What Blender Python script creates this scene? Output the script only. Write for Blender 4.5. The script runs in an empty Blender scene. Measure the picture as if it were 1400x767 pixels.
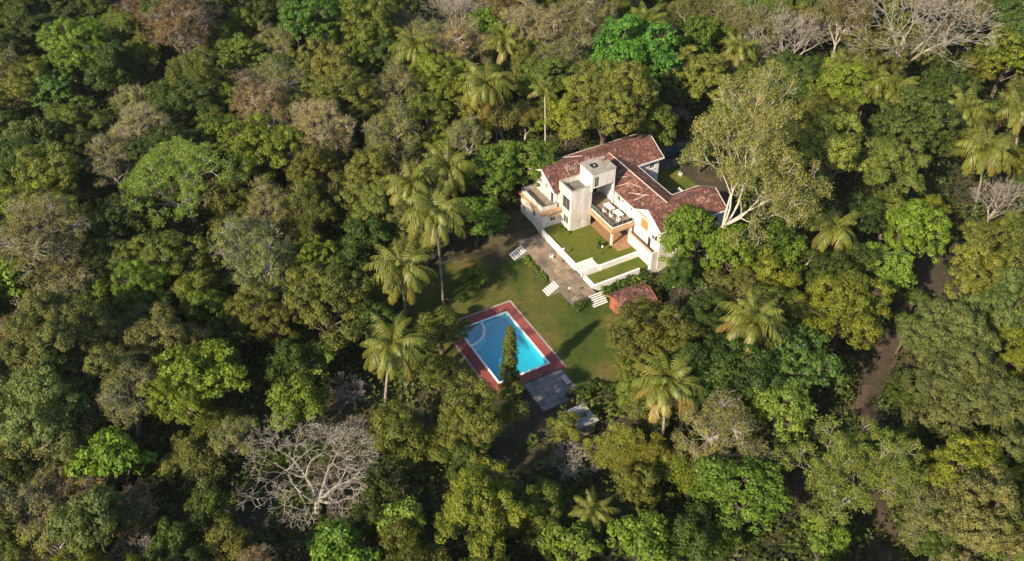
import bpy, math, random
import numpy as np

# ------------------------------------------------------------------ camera, sky, sun, exposure
scene = bpy.context.scene
CAM_H, PITCH, FPX = 100.0, math.radians(40.0), 1350.0
cam_data = bpy.data.cameras.new('camera'); cam = bpy.data.objects.new('camera', cam_data)
scene.collection.objects.link(cam); scene.camera = cam
cam.location = (0, 0, CAM_H); cam.rotation_euler = (math.pi/2 - PITCH, 0, 0)
cam_data.sensor_width = 36.0; cam_data.lens = FPX/1400*36.0
cam_data.clip_start = 1.0; cam_data.clip_end = 6000
SUN_EL, SUN_TRAVEL = math.radians(33), math.radians(50)      # travel: horizontal heading of the light
world = bpy.data.worlds.new('World'); scene.world = world; world.use_nodes = True
wn = world.node_tree.nodes; wl = world.node_tree.links
sky = wn.new('ShaderNodeTexSky'); sky.sky_type = 'NISHITA'; sky.sun_disc = False
sky.sun_elevation = SUN_EL
sky.sun_rotation = math.radians(90) - (SUN_TRAVEL + math.pi)
wn['Background'].inputs['Strength'].default_value = 0.12
wl.new(sky.outputs[0], wn['Background'].inputs['Color'])
sun_data = bpy.data.lights.new('sun', 'SUN'); sun_data.energy = 5.0; sun_data.angle = math.radians(1.2)
sun_data.color = (1.0, 0.84, 0.61)
sun = bpy.data.objects.new('sun', sun_data); scene.collection.objects.link(sun)
sun.location = (-120, -80, 160)
sun.rotation_euler = (math.pi/2 - SUN_EL, 0, SUN_TRAVEL - math.pi/2)
scene.view_settings.view_transform = 'Standard'; scene.view_settings.look = 'None'
scene.view_settings.exposure = 0.95; scene.view_settings.gamma = 1.0
scene.view_settings.use_curve_mapping = False

rng = np.random.default_rng(11); random.seed(5)
COL = scene.collection
# ------------------------------------------------------------------ frames: world and the compound's own grid (u along the house, v towards the pool)
ANG = math.radians(29.2); OX, OY = 5.098, 132.757
CA, SA = math.cos(ANG), math.sin(ANG)
def W(u, v): return (OX + u*CA + v*SA, OY + u*SA - v*CA)
def UV(x, y):
    dx, dy = x-OX, y-OY
    return dx*CA + dy*SA, dx*SA - dy*CA
def sst(a, b, x):
    t = np.clip((x-a)/(b-a), 0, 1); return t*t*(3-2*t)
def ground_uv(u, v):
    u = np.asarray(u, float); v = np.asarray(v, float)
    a = 1.15*sst(-12, -5, u)*(1-sst(-3, .8, v))
    c = 2.2*sst(12, 17, u)*(1-sst(19, 32, v))
    d = 2.2*sst(2, 8, -v-9)*sst(-20, 4, u)
    h = -2.2 + np.maximum(np.maximum(a, c), d)
    far = np.clip((np.hypot(u+5, v-10)-38)/30, 0, 1)
    h = h + far*(.5*np.sin(u*.071+1.3)*np.cos(v*.063)+.35*np.sin(u*.16-v*.13))
    return h
def ground(x, y): return float(ground_uv(*UV(x, y)))
def unproject(px, py, z):
    dx = (px-700)/FPX; dy = -(py-383.5)/FPX
    d = (dx, math.cos(PITCH)+dy*math.sin(PITCH), -math.sin(PITCH)+dy*math.cos(PITCH))
    t = (z-CAM_H)/d[2]; return d[0]*t, d[1]*t, t          # t = depth along the axis
def project(x, y, z):
    zc = y*math.cos(PITCH)-(z-CAM_H)*math.sin(PITCH); yc = y*math.sin(PITCH)+(z-CAM_H)*math.cos(PITCH)
    return 700+FPX*x/zc, 383.5-FPX*yc/zc, zc

# ------------------------------------------------------------------ materials
MATS = {}
def nodes_of(name):
    m = bpy.data.materials.new(name); m.use_nodes = True; MATS[name] = m
    nt = m.node_tree; return m, nt, nt.nodes, nt.links, nt.nodes['Principled BSDF']
def noise(nt, co, scale, detail=4, rough=.6, dist=0.0):
    n = nt.nodes.new('ShaderNodeTexNoise'); n.inputs['Scale'].default_value = scale
    n.inputs['Detail'].default_value = detail; n.inputs['Roughness'].default_value = rough
    n.inputs['Distortion'].default_value = dist
    nt.links.new(co, n.inputs['Vector']); return n.outputs['Fac']
def ramp(nt, fac, stops):
    r = nt.nodes.new('ShaderNodeValToRGB'); e = r.color_ramp.elements
    while len(e) < len(stops): e.new(.5)
    for k, (p, c) in enumerate(stops):
        e[k].position = p; e[k].color = (*c, 1) if len(c) == 3 else c
    nt.links.new(fac, r.inputs[0]); return r.outputs[0]
def mix(nt, fac, a, b, mode='MIX'):
    m = nt.nodes.new('ShaderNodeMix'); m.data_type = 'RGBA'; m.blend_type = mode
    for sock, val in ((m.inputs[0], fac), (m.inputs[6], a), (m.inputs[7], b)):
        if isinstance(val, (int, float)): sock.default_value = val
        elif isinstance(val, tuple): sock.default_value = (*val, 1)
        else: nt.links.new(val, sock)
    return m.outputs[2]
def bump(nt, h, bsdf, strength, dist=.02):
    b = nt.nodes.new('ShaderNodeBump'); b.inputs['Strength'].default_value = strength; b.inputs['Distance'].default_value = dist
    nt.links.new(h, b.inputs['Height']); nt.links.new(b.outputs[0], bsdf.inputs['Normal'])
def objco(nt, scale=None):
    t = nt.nodes.new('ShaderNodeTexCoord')
    if scale is None: return t.outputs['Object']
    m = nt.nodes.new('ShaderNodeMapping'); m.inputs['Scale'].default_value = scale
    nt.links.new(t.outputs['Object'], m.inputs[0]); return m.outputs[0]
def worldco(nt, scale=None):
    g = nt.nodes.new('ShaderNodeNewGeometry')
    if scale is None: return g.outputs['Position']
    m = nt.nodes.new('ShaderNodeMapping'); m.inputs['Scale'].default_value = scale
    nt.links.new(g.outputs['Position'], m.inputs[0]); return m.outputs[0]
def patchy(name, c1, c2, c3=None, scale=1.2, rough=.8, bs=.3, streak=False, spec=.3):
    m, nt, N, L, b = nodes_of(name)
    co = objco(nt, (1, 1, .25)) if streak else objco(nt)
    f = noise(nt, co, scale, 6, .65)
    st = [(.3, c1), (.62, c2)] + ([(.8, c3)] if c3 else [])
    col = ramp(nt, f, st)
    fine = noise(nt, co, scale*14, 3, .6)
    col = mix(nt, .35, col, ramp(nt, fine, [(.2, (.45,)*3), (.8, (1.0,)*3)]), 'MULTIPLY')
    L.new(col, b.inputs['Base Color']); b.inputs['Roughness'].default_value = rough
    b.inputs['Specular IOR Level'].default_value = spec
    bump(nt, fine, b, bs); return m
patchy('white_wall', (.46, .42, .36), (.74, .71, .66), (.82, .80, .76), .7, .85, .15, True)
patchy('stained_wall', (.40, .35, .28), (.72, .69, .64), (.82, .80, .76), .6, .85, .2, True)
patchy('white_paint', (.70, .67, .62), (.82, .80, .76), None, 1.5, .7, .15)
patchy('tan_trim', (.34, .20, .10), (.48, .30, .17), (.56, .42, .29), 1.3, .75, .2)
patchy('concrete', (.20, .18, .15), (.33, .30, .26), (.44, .41, .36), .9, .9, .5)
patchy('dark_concrete', (.07, .065, .058), (.16, .15, .13), (.24, .22, .2), .7, .9, .4)
patchy('balcony_floor', (.12, .10, .08), (.27, .22, .17), (.40, .34, .27), .5, .85, .3)
patchy('terrace_floor', (.15, .12, .09), (.21, .17, .13), (.27, .22, .17), .6, .8, .3)
patchy('porch_floor', (.24, .135, .07), (.33, .19, .10), None, 1.2, .7, .2)
patchy('asphalt_roof', (.035, .035, .04), (.06, .06, .065), (.09, .09, .09), .5, .9, .4)
patchy('wood', (.14, .07, .03), (.24, .13, .06), None, 3, .7, .3)
patchy('orange_wood', (.36, .16, .05), (.50, .25, .08), None, 2, .7, .3)
patchy('grey_metal', (.18, .18, .18), (.30, .30, .29), None, 2, .45, .1)
patchy('dark_metal', (.03, .03, .03), (.05, .05, .05), None, 3, .5, .1)
patchy('black_plastic', (.015, .015, .015), (.03, .03, .03), None, 3, .4, .1)
patchy('brick_red', (.24, .075, .045), (.33, .12, .07), None, 2, .85, .3)
patchy('sheet_roof', (.20, .20, .20), (.34, .33, .32), (.42, .40, .37), .9, .6, .3)
patchy('pool_coping', (.66, .68, .68), (.80, .81, .80), None, 2, .5, .1)
patchy('pool_tile', (.07, .46, .55), (.08, .50, .59), (.10, .54, .62), .25, .3, .05)
patchy('deck_red', (.17, .030, .028), (.26, .050, .042), (.31, .075, .06), .5, .75, .3)
patchy('pale_clay', (.36, .25, .20), (.50, .40, .34), (.60, .54, .48), 1.5, .85, .3)
patchy('soil', (.045, .045, .018), (.072, .058, .028), (.12, .085, .052), .6, .95, .6)
patchy('tyre', (.015, .015, .015), (.025, .025, .025), None, 3, .8, .2)
patchy('teal_paint', (.012, .035, .042), (.016, .045, .052), None, .5, .3, .02, spec=.5)
patchy('orange_cloth', (.42, .12, .05), (.50, .16, .07), None, 2, .8, .2)

m, nt, N, L, b = nodes_of('window_glass')
b.inputs['Base Color'].default_value = (.03, .035, .04, 1); b.inputs['Roughness'].default_value = .06
m, nt, N, L, b = nodes_of('rail_glass')
mx = N.new('ShaderNodeMixShader'); tr = N.new('ShaderNodeBsdfTransparent'); tr.inputs[0].default_value = (.72, .72, .69, 1)
fr = N.new('ShaderNodeFresnel'); b.inputs['Base Color'].default_value = (.10, .10, .09, 1); b.inputs['Roughness'].default_value = .1
ma = N.new('ShaderNodeMath'); ma.operation = 'ADD'; ma.inputs[1].default_value = .22
L.new(fr.outputs[0], ma.inputs[0]); L.new(ma.outputs[0], mx.inputs[0]); L.new(tr.outputs[0], mx.inputs[1]); L.new(b.outputs[0], mx.inputs[2])
L.new(mx.outputs[0], N['Material Output'].inputs[0])
# water: tinted see-through body with a mirror skin and ripples
m, nt, N, L, b = nodes_of('pool_water')
tr = N.new('ShaderNodeBsdfTransparent'); tr.inputs[0].default_value = (.36, .90, .97, 1)
gl = N.new('ShaderNodeBsdfGlossy'); gl.inputs['Roughness'].default_value = .04
fr = N.new('ShaderNodeFresnel'); fr.inputs[0].default_value = 1.33; mx = N.new('ShaderNodeMixShader')
bp = N.new('ShaderNodeBump'); bp.inputs['Strength'].default_value = .25; bp.inputs['Distance'].default_value = .03
L.new(noise(nt, objco(nt), 1.6, 3), bp.inputs['Height']); L.new(bp.outputs[0], gl.inputs['Normal']); L.new(bp.outputs[0], fr.inputs['Normal'])
L.new(fr.outputs[0], mx.inputs[0]); L.new(tr.outputs[0], mx.inputs[1]); L.new(gl.outputs[0], mx.inputs[2])
L.new(mx.outputs[0], N['Material Output'].inputs[0])
# weathered clay tiles
m, nt, N, L, b = nodes_of('roof_tile')
co = objco(nt)
base = ramp(nt, noise(nt, co, .35, 6, .7), [(.3, (.050, .021, .018)), (.5, (.095, .036, .028)), (.68, (.145, .060, .044))])
oi = N.new('ShaderNodeAttribute'); oi.attribute_name = 'tint'
base = mix(nt, .8, base, ramp(nt, oi.outputs['Fac'], [(0, (.4,)*3), (.75, (1.05,)*3), (.9, (1.7, 1.6, 1.5)), (1, (2.9, 2.9, 2.9))]), 'MULTIPLY')
lich = ramp(nt, noise(nt, co, .8, 7, .8, 1.2), [(.53, (0, 0, 0)), (.64, (1, 1, 1))])
base = mix(nt, lich, base, (.27, .17, .13))
L.new(base, b.inputs['Base Color']); b.inputs['Roughness'].default_value = .9
bump(nt, noise(nt, co, 9, 3), b, .4)
# paving with per-slab tone
def slab_mat(name, c1, c2, c3):
    m, nt, N, L, b = nodes_of(name)
    co = worldco(nt); oi = N.new('ShaderNodeObjectInfo')
    base = ramp(nt, noise(nt, co, .35, 6, .7), [(.32, c1), (.52, c2), (.7, c3)])
    base = mix(nt, .9, base, ramp(nt, oi.outputs['Random'], [(0, (.62, .60, .58)), (.5, (.95,)*3), (1, (1.2, 1.15, 1.08))]), 'MULTIPLY')
    base = mix(nt, .6, base, ramp(nt, noise(nt, co, 5, 5, .7), [(.3, (.5,)*3), (.7, (1.1,)*3)]), 'MULTIPLY')
    L.new(base, b.inputs['Base Color']); b.inputs['Roughness'].default_value = .9
    bump(nt, noise(nt, co, 12, 3), b, .5)
slab_mat('path_slab', (.13, .11, .085), (.26, .20, .14), (.34, .26, .17))
slab_mat('pool_slab', (.13, .13, .13), (.21, .20, .20), (.28, .26, .25))
# ground, grass, track
m, nt, N, L, b = nodes_of('forest_floor')
co = worldco(nt)
c = ramp(nt, noise(nt, co, .12, 6, .7), [(.35, (.018, .026, .010)), (.52, (.045, .038, .018)), (.68, (.085, .058, .034))])
c = mix(nt, .6, c, ramp(nt, noise(nt, co, 2.2, 6, .75), [(.3, (.4,)*3), (.7, (1.3,)*3)]), 'MULTIPLY')
L.new(c, b.inputs['Base Color']); b.inputs['Roughness'].default_value = 1; bump(nt, noise(nt, co, 3, 6, .7), b, 1, .15)
m, nt, N, L, b = nodes_of('grass')
co = worldco(nt)
c = ramp(nt, noise(nt, co, .13, 5, .65), [(.30, (.034, .060, .012)), (.47, (.062, .082, .016)), (.58, (.105, .098, .026)), (.70, (.14, .105, .045))])
c = mix(nt, .55, c, ramp(nt, noise(nt, co, 1.1, 6, .75), [(.3, (.5,)*3), (.7, (1.25,)*3)]), 'MULTIPLY')
c = mix(nt, .5, c, ramp(nt, noise(nt, co, 9, 3, .7), [(.3, (.5,)*3), (.7, (1.3,)*3)]), 'MULTIPLY')
L.new(c, b.inputs['Base Color']); b.inputs['Roughness'].default_value = 1; b.inputs['Specular IOR Level'].default_value = .1
bump(nt, noise(nt, co, 14, 4, .7), b, .8, .05)
m, nt, N, L, b = nodes_of('trim_grass')
co = worldco(nt)
c = ramp(nt, noise(nt, co, .3, 5, .65), [(.3, (.058, .088, .012)), (.5, (.095, .108, .018)), (.72, (.145, .128, .032))])
c = mix(nt, .5, c, ramp(nt, noise(nt, co, 3.5, 5, .75), [(.3, (.6,)*3), (.7, (1.25,)*3)]), 'MULTIPLY')
L.new(c, b.inputs['Base Color']); b.inputs['Roughness'].default_value = 1; b.inputs['Specular IOR Level'].default_value = .1
bump(nt, noise(nt, co, 14, 4, .7), b, .8, .05)
m, nt, N, L, b = nodes_of('track_dirt')
co = worldco(nt)
c = ramp(nt, noise(nt, co, .35, 6, .7), [(.3, (.026, .028, .012)), (.5, (.060, .042, .026)), (.72, (.115, .076, .052))])
c = mix(nt, .6, c, ramp(nt, noise(nt, co, 3, 6, .75), [(.3, (.5,)*3), (.7, (1.2,)*3)]), 'MULTIPLY')
L.new(c, b.inputs['Base Color']); b.inputs['Roughness'].default_value = 1; bump(nt, noise(nt, co, 5, 5, .7), b, .9, .08)
# leaves: the tree's own colour, each leaf a little different, light passes through
def leaf_mat(name, transl=.36, spec=.25, rough=.55):
    m, nt, N, L, b = nodes_of(name)
    oi = N.new('ShaderNodeObjectInfo'); at = N.new('ShaderNodeAttribute'); at.attribute_name = 'tint'
    v = ramp(nt, at.outputs['Fac'], [(0, (.52, .60, .60)), (.5, (.98, 1.0, .95)), (.85, (1.38, 1.28, 1.0)), (1, (1.75, 1.45, 1.05))])
    c = mix(nt, 1.0, oi.outputs['Color'], v, 'MULTIPLY')
    L.new(c, b.inputs['Base Color']); b.inputs['Roughness'].default_value = rough; b.inputs['Specular IOR Level'].default_value = spec
    tl = N.new('ShaderNodeBsdfTranslucent'); mx = N.new('ShaderNodeMixShader'); mx.inputs[0].default_value = transl
    L.new(mix(nt, 1.0, c, (1.15, 1.25, .6), 'MULTIPLY'), tl.inputs[0])
    L.new(b.outputs[0], mx.inputs[1]); L.new(tl.outputs[0], mx.inputs[2]); L.new(mx.outputs[0], N['Material Output'].inputs[0])
leaf_mat('leaf'); leaf_mat('frond_leaf', .36, .35, .45); leaf_mat('dry_leaf', .15, .1, .8)
def bark(name, c1, c2):
    m, nt, N, L, b = nodes_of(name); co = objco(nt)
    c = ramp(nt, noise(nt, co, 1.3, 5, .7), [(.3, c1), (.7, c2)])
    L.new(c, b.inputs['Base Color']); b.inputs['Roughness'].default_value = .9; bump(nt, noise(nt, co, 8, 3), b, .4)
bark('bark_brown', (.055, .040, .028), (.13, .10, .075))
bark('bark_grey', (.19, .165, .135), (.35, .31, .26))
bark('bark_pale', (.33, .29, .23), (.52, .47, .39))
bark('bark_palm', (.12, .10, .08), (.30, .265, .22))

# ------------------------------------------------------------------ object helpers
BASE = {}
def tag(o, label=None, cat=None, group=None, kind=None):
    if label: o['label'] = label
    if cat: o['category'] = cat
    if group: o['group'] = group
    if kind: o['kind'] = kind
    return o
def thing(name, base, label, cat, group=None, kind=None):
    o = bpy.data.objects.new(name, None); COL.objects.link(o)
    x, y = W(base[0], base[1]); o.location = (x, y, base[2]); o.rotation_euler = (0, 0, ANG); o.empty_display_size = .3
    BASE[o] = base; return tag(o, label, cat, group, kind)
class MB:
    """collects shapes in compound coordinates (u, v, z); local x = u, y = -v"""
    def __init__(s): s.v = []; s.f = []; s.t = []
    def add(s, vs, fs, t=None):
        n = len(s.v); s.v += [(p[0], -p[1], p[2]) for p in vs]; s.f += [tuple(n+i for i in f) for f in fs]
        s.t += [random.random() if t is None else t]*len(fs); return s
    def box(s, u0, u1, v0, v1, z0, z1, t=None):
        vs = [(u0, v0, z0), (u1, v0, z0), (u1, v1, z0), (u0, v1, z0), (u0, v0, z1), (u1, v0, z1), (u1, v1, z1), (u0, v1, z1)]
        return s.add(vs, [(0, 1, 2, 3), (7, 6, 5, 4), (4, 5, 1, 0), (5, 6, 2, 1), (6, 7, 3, 2), (7, 4, 0, 3)], t)
    def prism(s, prof, axis, a0, a1):
        """prof: list of (coordinate, z), extruded along axis 'u' or 'v' from a0 to a1"""
        n = len(prof)
        if axis == 'u': vs = [(a0, p, z) for p, z in prof] + [(a1, p, z) for p, z in prof]
        else: vs = [(p, a0, z) for p, z in prof] + [(p, a1, z) for p, z in prof]
        return s.add(vs, [tuple(range(n)), tuple(range(2*n-1, n-1, -1))] + [(i, i+n, (i+1) % n+n, (i+1) % n) for i in range(n)])
    def tube(s, p, q, r0, r1=None, n=8):
        r1 = r0 if r1 is None else r1
        p = np.array(p, float); q = np.array(q, float); d = q-p; d /= np.linalg.norm(d)
        a = np.cross(d, (0, 0, 1) if abs(d[2]) < .9 else (1, 0, 0)); a /= np.linalg.norm(a); c = np.cross(d, a)
        vs = []
        for pt, r in ((p, r0), (q, r1)):
            for k in range(n):
                an = 2*math.pi*k/n; vs.append(tuple(pt + r*(math.cos(an)*a+math.sin(an)*c)))
        return s.add(vs, [tuple(range(n)), tuple(range(2*n-1, n-1, -1))] + [(k, k+n, (k+1) % n+n, (k+1) % n) for k in range(n)])
    def lathe(s, c, prof, n=12):
        vs = []; fs = []
        for r, z in prof:
            for k in range(n):
                an = 2*math.pi*k/n; vs.append((c[0]+r*math.cos(an), c[1]+r*math.sin(an), c[2]+z))
        for i in range(len(prof)-1):
            for k in range(n): fs.append((i*n+k, i*n+(k+1) % n, (i+1)*n+(k+1) % n, (i+1)*n+k))
        fs.append(tuple(range(n))); fs.append(tuple(range(len(prof)*n-1, (len(prof)-1)*n-1, -1)))
        return s.add(vs, fs)
    def mesh(s, name, mat, base, fix=True):
        me = bpy.data.meshes.new(name)
        b = (base[0], -base[1], base[2])
        me.from_pydata([(p[0]-b[0], p[1]-b[1], p[2]-b[2]) for p in s.v], [], s.f); me.materials.append(MATS[mat])
        at = me.attributes.new('tint', 'FLOAT', 'FACE'); at.data.foreach_set('value', s.t)
        if fix:
            import bmesh
            bm = bmesh.new(); bm.from_mesh(me); bmesh.ops.recalc_face_normals(bm, faces=bm.faces); bm.to_mesh(me); bm.free()
        return me
    def build(s, name, mat, parent=None, base=None, bevel=0, smooth=False):
        if parent is not None: base = BASE[parent]
        me = s.mesh(name, mat, base)
        o = bpy.data.objects.new(name, me); COL.objects.link(o); BASE[o] = base
        if parent is not None: o.parent = parent
        else:
            x, y = W(base[0], base[1]); o.location = (x, y, base[2]); o.rotation_euler = (0, 0, ANG)
        if smooth:
            me.polygons.foreach_set('use_smooth', [True]*len(me.polygons))
        if bevel:
            md = o.modifiers.new('bevel', 'BEVEL'); md.width = bevel; md.segments = 2; md.limit_method = 'ANGLE'
        return o
def piece(name, me, parent, u, v, z, rot=0, tilt=(0, 0)):
    o = bpy.data.objects.new(name, me); COL.objects.link(o); o.parent = parent
    b = BASE[parent]; o.location = (u-b[0], -(v-b[1]), z-b[2]); o.rotation_euler = (tilt[0], tilt[1], rot); return o
def np_mesh(name, V, F, mat, tint=None, smooth=False):
    """V (n,3), F (m,k) arrays -> mesh, fast"""
    me = bpy.data.meshes.new(name); m, k = F.shape
    me.vertices.add(len(V)); me.vertices.foreach_set('co', np.ascontiguousarray(V, np.float32).ravel())
    me.loops.add(m*k); me.loops.foreach_set('vertex_index', np.ascontiguousarray(F, np.int32).ravel())
    me.polygons.add(m); me.polygons.foreach_set('loop_start', np.arange(0, m*k, k, dtype=np.int32))
    me.update(calc_edges=True); me.materials.append(MATS[mat])
    if tint is not None:
        at = me.attributes.new('tint', 'FLOAT', 'FACE'); at.data.foreach_set('value', np.ascontiguousarray(tint, np.float32))
    if smooth: me.polygons.foreach_set('use_smooth', np.ones(m, dtype=bool))
    return me

# ------------------------------------------------------------------ the ground: one sheet, fine by the house, reaching the horizon
def axis_pts(lo, hi, step, far):
    p = list(np.arange(lo, hi+.01, step)); s = step
    while p[-1] < far: s *= 1.18; p.append(p[-1]+s)
    s = step; q = [lo]
    while q[-1] > -far: s *= 1.18; q.append(q[-1]-s)
    return np.array(q[:0:-1] + p)
DECK = (-24.3, -12.7, 11.5, 28.0)
gu = axis_pts(-42, 42, .6, 2200); gv = axis_pts(-22, 58, .6, 2200)
GU, GV = np.meshgrid(gu, gv, indexing='ij')
GZ = ground_uv(GU, GV)
ins = np.minimum(np.minimum(GU-DECK[0], DECK[1]-GU), np.minimum(GV-DECK[2], DECK[3]-GV))
GZ = GZ - 3.2*sst(.3, 1.0, ins)
GZ += .05*np.sin(GU*1.7+GV*.9)*np.cos(GV*1.3) * (np.hypot(GU, GV) < 150)
nu, nv = GU.shape
Vg = np.stack([OX+GU*CA+GV*SA, OY+GU*SA-GV*CA, GZ-.06], -1).reshape(-1, 3)
ii = np.arange(nu*nv).reshape(nu, nv)
Fg = np.stack([ii[:-1, :-1], ii[:-1, 1:], ii[1:, 1:], ii[1:, :-1]], -1).reshape(-1, 4)
o = bpy.data.objects.new('ground', np_mesh('ground', Vg, Fg, 'forest_floor', smooth=True)); COL.objects.link(o); tag(o, kind='structure')
def sheet(name, inside, lo, hi, step, mat, lift):
    """a thin sheet that follows the ground where inside(u, v) says so"""
    us = np.arange(lo[0], hi[0], step); vs = np.arange(lo[1], hi[1], step); A, B = np.meshgrid(us, vs, indexing='ij')
    Z = ground_uv(A, B)+lift; n0, n1 = A.shape
    V = np.stack([OX+A*CA+B*SA, OY+A*SA-B*CA, Z], -1).reshape(-1, 3); k = np.arange(n0*n1).reshape(n0, n1)
    F = np.stack([k[:-1, :-1], k[:-1, 1:], k[1:, 1:], k[1:, :-1]], -1).reshape(-1, 4)
    keep = inside(A[:-1, :-1]+step/2, B[:-1, :-1]+step/2).reshape(-1); F = F[keep]
    us_, inv = np.unique(F.ravel(), return_inverse=True)
    o = bpy.data.objects.new(name, np_mesh(name, V[us_], inv.reshape(-1, 4), mat, smooth=True)); COL.objects.link(o); return tag(o, kind='structure')
wob = lambda u, v: 1.3*np.sin(u*.45+v*.3)+.9*np.sin(v*.8-u*.55)+.5*np.sin(u*1.9+v*1.5)
def lawn_in(u, v):
    w = wob(u, v)*.6
    a = (u > -29+w) & (u < 2.5+w*.5) & (v > np.where(u < -10, -1.5, 2.5)+w) & (v < 33+w+.35*(u+14)) & ~((u < -18) & (v > 29))
    deck = (u > DECK[0]-.2) & (u < DECK[1]+.1) & (v > DECK[2]-.2) & (v < DECK[3]+.1)
    return a & ~deck
sheet('lawn', lawn_in, (-34, -2), (8, 44), .35, 'grass', .0)
sheet('dirt_yard', lambda u, v: (u > -13+wob(u, v)) & (u < .1) & (v > -11+wob(u, v)) & (v < 2.2+wob(u, v)*.3), (-18, -16), (.4, 5), .4, 'soil', .025)

# ------------------------------------------------------------------ dirt track on the forest side
TR = [(74, 140), (70, 130), (66, 121), (59, 111), (52.5, 102), (49.5, 95), (48.3, 86), (46.8, 78), (45.6, 70), (43.8, 60), (41, 48)]
TRW = [2.0, 2.8, 3.2, 2.1, 1.8, 1.8, 1.8, 1.5, 1.4, 1.4, 1.4]
def track_d(x, y):
    best = np.full(np.shape(x), 1e9)
    for (p, q, w0, w1) in zip(TR[:-1], TR[1:], TRW[:-1], TRW[1:]):
        d = np.array(q)-np.array(p); t = np.clip(((x-p[0])*d[0]+(y-p[1])*d[1])/(d@d), 0, 1)
        best = np.minimum(best, np.hypot(x-p[0]-t*d[0], y-p[1]-t*d[1])-(w0+(w1-w0)*t))
    return best
us = np.arange(30, 86, .4); vs_ = np.arange(44, 148, .4); A, B = np.meshgrid(us, vs_, indexing='ij')
d = track_d(A, B)+.35*np.sin(A*1.1+B*.7)+.25*np.sin(B*2.1-A)
Z = ground_uv(*UV(A, B)) - .02 + .0*A
k = np.arange(A.size).reshape(A.shape)
rut = np.exp(-((np.abs(track_d(A, B)+1.1))**2)/.06)*.07
V = np.stack([A, B, Z+.05-rut], -1).reshape(-1, 3)
F = np.stack([k[:-1, :-1], k[1:, :-1], k[1:, 1:], k[:-1, 1:]], -1).reshape(-1, 4)[(d[:-1, :-1] < 0).reshape(-1)]
u_, inv = np.unique(F.ravel(), return_inverse=True)
o = bpy.data.objects.new('dirt_track', np_mesh('dirt_track', V[u_], inv.reshape(-1, 4), 'track_dirt', smooth=True)); COL.objects.link(o); tag(o, kind='structure')

# ------------------------------------------------------------------ garden terraces, path and steps
def flat(name, u0, u1, v0, v1, z0, z1, mat, bevel=0):
    return tag(MB().box(u0, u1, v0, v1, z0, z1).build(name, mat, base=((u0+u1)/2, (v0+v1)/2, z0), bevel=bevel), kind='structure')
flat('upper_lawn', -.2, 11.4, .02, 10.75, -2.6, 0, 'trim_grass')
flat('upper_lawn', 3.05, 11.4, 10.75, 13.0, -2.6, -.004, 'trim_grass')
flat('lower_lawn', .2, 11.4, 13.3, 16.0, -2.6, -.8, 'trim_grass')
path = thing('garden_path', (-2.5, 8.6, -2.6), None, None, kind='structure')
MB().box(-4.6, -.42, -.15, 17.4, -2.6, -1.06).build('path_bed', 'dark_concrete', path)
slabs = []
for i in range(4):
    pb = MB().box(-.5, .5, -.56, .56, -.05, .03)
    slabs.append(pb.mesh('paver', 'path_slab', (0, 0, 0)))
for i in range(4):
    for j in range(15):
        p = piece('paver', slabs[(i+j) % 4], path, -4.07+i*1.045, .43+j*1.172, -1.03+random.uniform(-.008, .012), random.uniform(-.012, .012), (random.uniform(-.006, .006), random.uniform(-.006, .006)))
def garden_wall(label, u0, u1, v0, v1, z0, z1, cap=.05):
    c = ((u0+u1)/2, (v0+v1)/2, z0)
    t = thing('garden_wall', c, label, 'wall')
    MB().box(u0, u1, v0, v1, z0, z1-.08).build('wall_body', 'white_paint', t)
    MB().box(u0-cap, u1+cap, v0-cap, v1+cap, z1-.08, z1).build('coping', 'white_paint', t, bevel=.015); return t
garden_wall('long low white wall between the upper lawn and the paved path', -.42, -.2, .5, 10.7, -2.55, .28)
garden_wall('white retaining wall below the upper lawn near the garden steps', 3.1, 10.4, 13.0, 13.28, -2.55, .18)
garden_wall('low white retaining wall along the lower lawn above the hedge', .2, 8.6, 16.02, 16.28, -2.55, -.55)
garden_wall('short white wall closing the lower lawn beside the path', -.40, .18, 13.5, 16.2, -2.55, -.62)
def steps(label, u0, u1, v0, v1, z_hi, z_lo, n, direction, cheeks=True, name='garden_steps'):
    """direction: '-u', '+v' or '+u' is the way down"""
    c = ((u0+u1)/2, (v0+v1)/2, z_lo-.4); t = thing(name, c, label, 'steps')
    for k in range(n):
        z1 = z_hi-(z_hi-z_lo)*(k+.0)/n-.02; f0, f1 = k/n, (k+1)/n
        if direction == '-u': a = (u1-(u1-u0)*f1, u1-(u1-u0)*f0, v0, v1)
        elif direction == '+u': a = (u0+(u1-u0)*f0, u0+(u1-u0)*f1, v0, v1)
        else: a = (u0, u1, v0+(v1-v0)*f0, v0+(v1-v0)*f1)
        st_ = MB().box(a[0], a[1], a[2], a[3], z_lo-.4, z1-.05).build('step', 'concrete', t)
        e_ = {'-u': (.0, -.10, 0, 0), '+u': (.10, 0, 0, 0), '+v': (0, 0, .08, 0)}[direction]
        MB().box(a[0]+e_[0], a[1]+e_[1], a[2]+e_[2], a[3]+e_[3], z1-.048, z1).build('tread', 'white_paint', st_, bevel=.01)
    if cheeks:
        def sl(p0, p1):
            return [(p0, z_hi+.02), (p1, z_lo+.12), (p1, z_lo-.4), (p0, z_lo-.4)]
        if direction == '-u':
            for a0 in (v0-.16, v1+.003): MB().prism(sl(u1, u0), 'v', a0, a0+.157).build('cheek_wall', 'white_paint', t)
        elif direction == '+v':
            for a0 in (u0-.16, u1+.003): MB().prism(sl(v0, v1), 'u', a0, a0+.157).build('cheek_wall', 'white_paint', t)
    return t
steps('white flight of steps down to the pool lawn from the house end of the path', -7.0, -4.62, 1.05, 2.9, -1.0, -2.2, 6, '-u', False)
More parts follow.
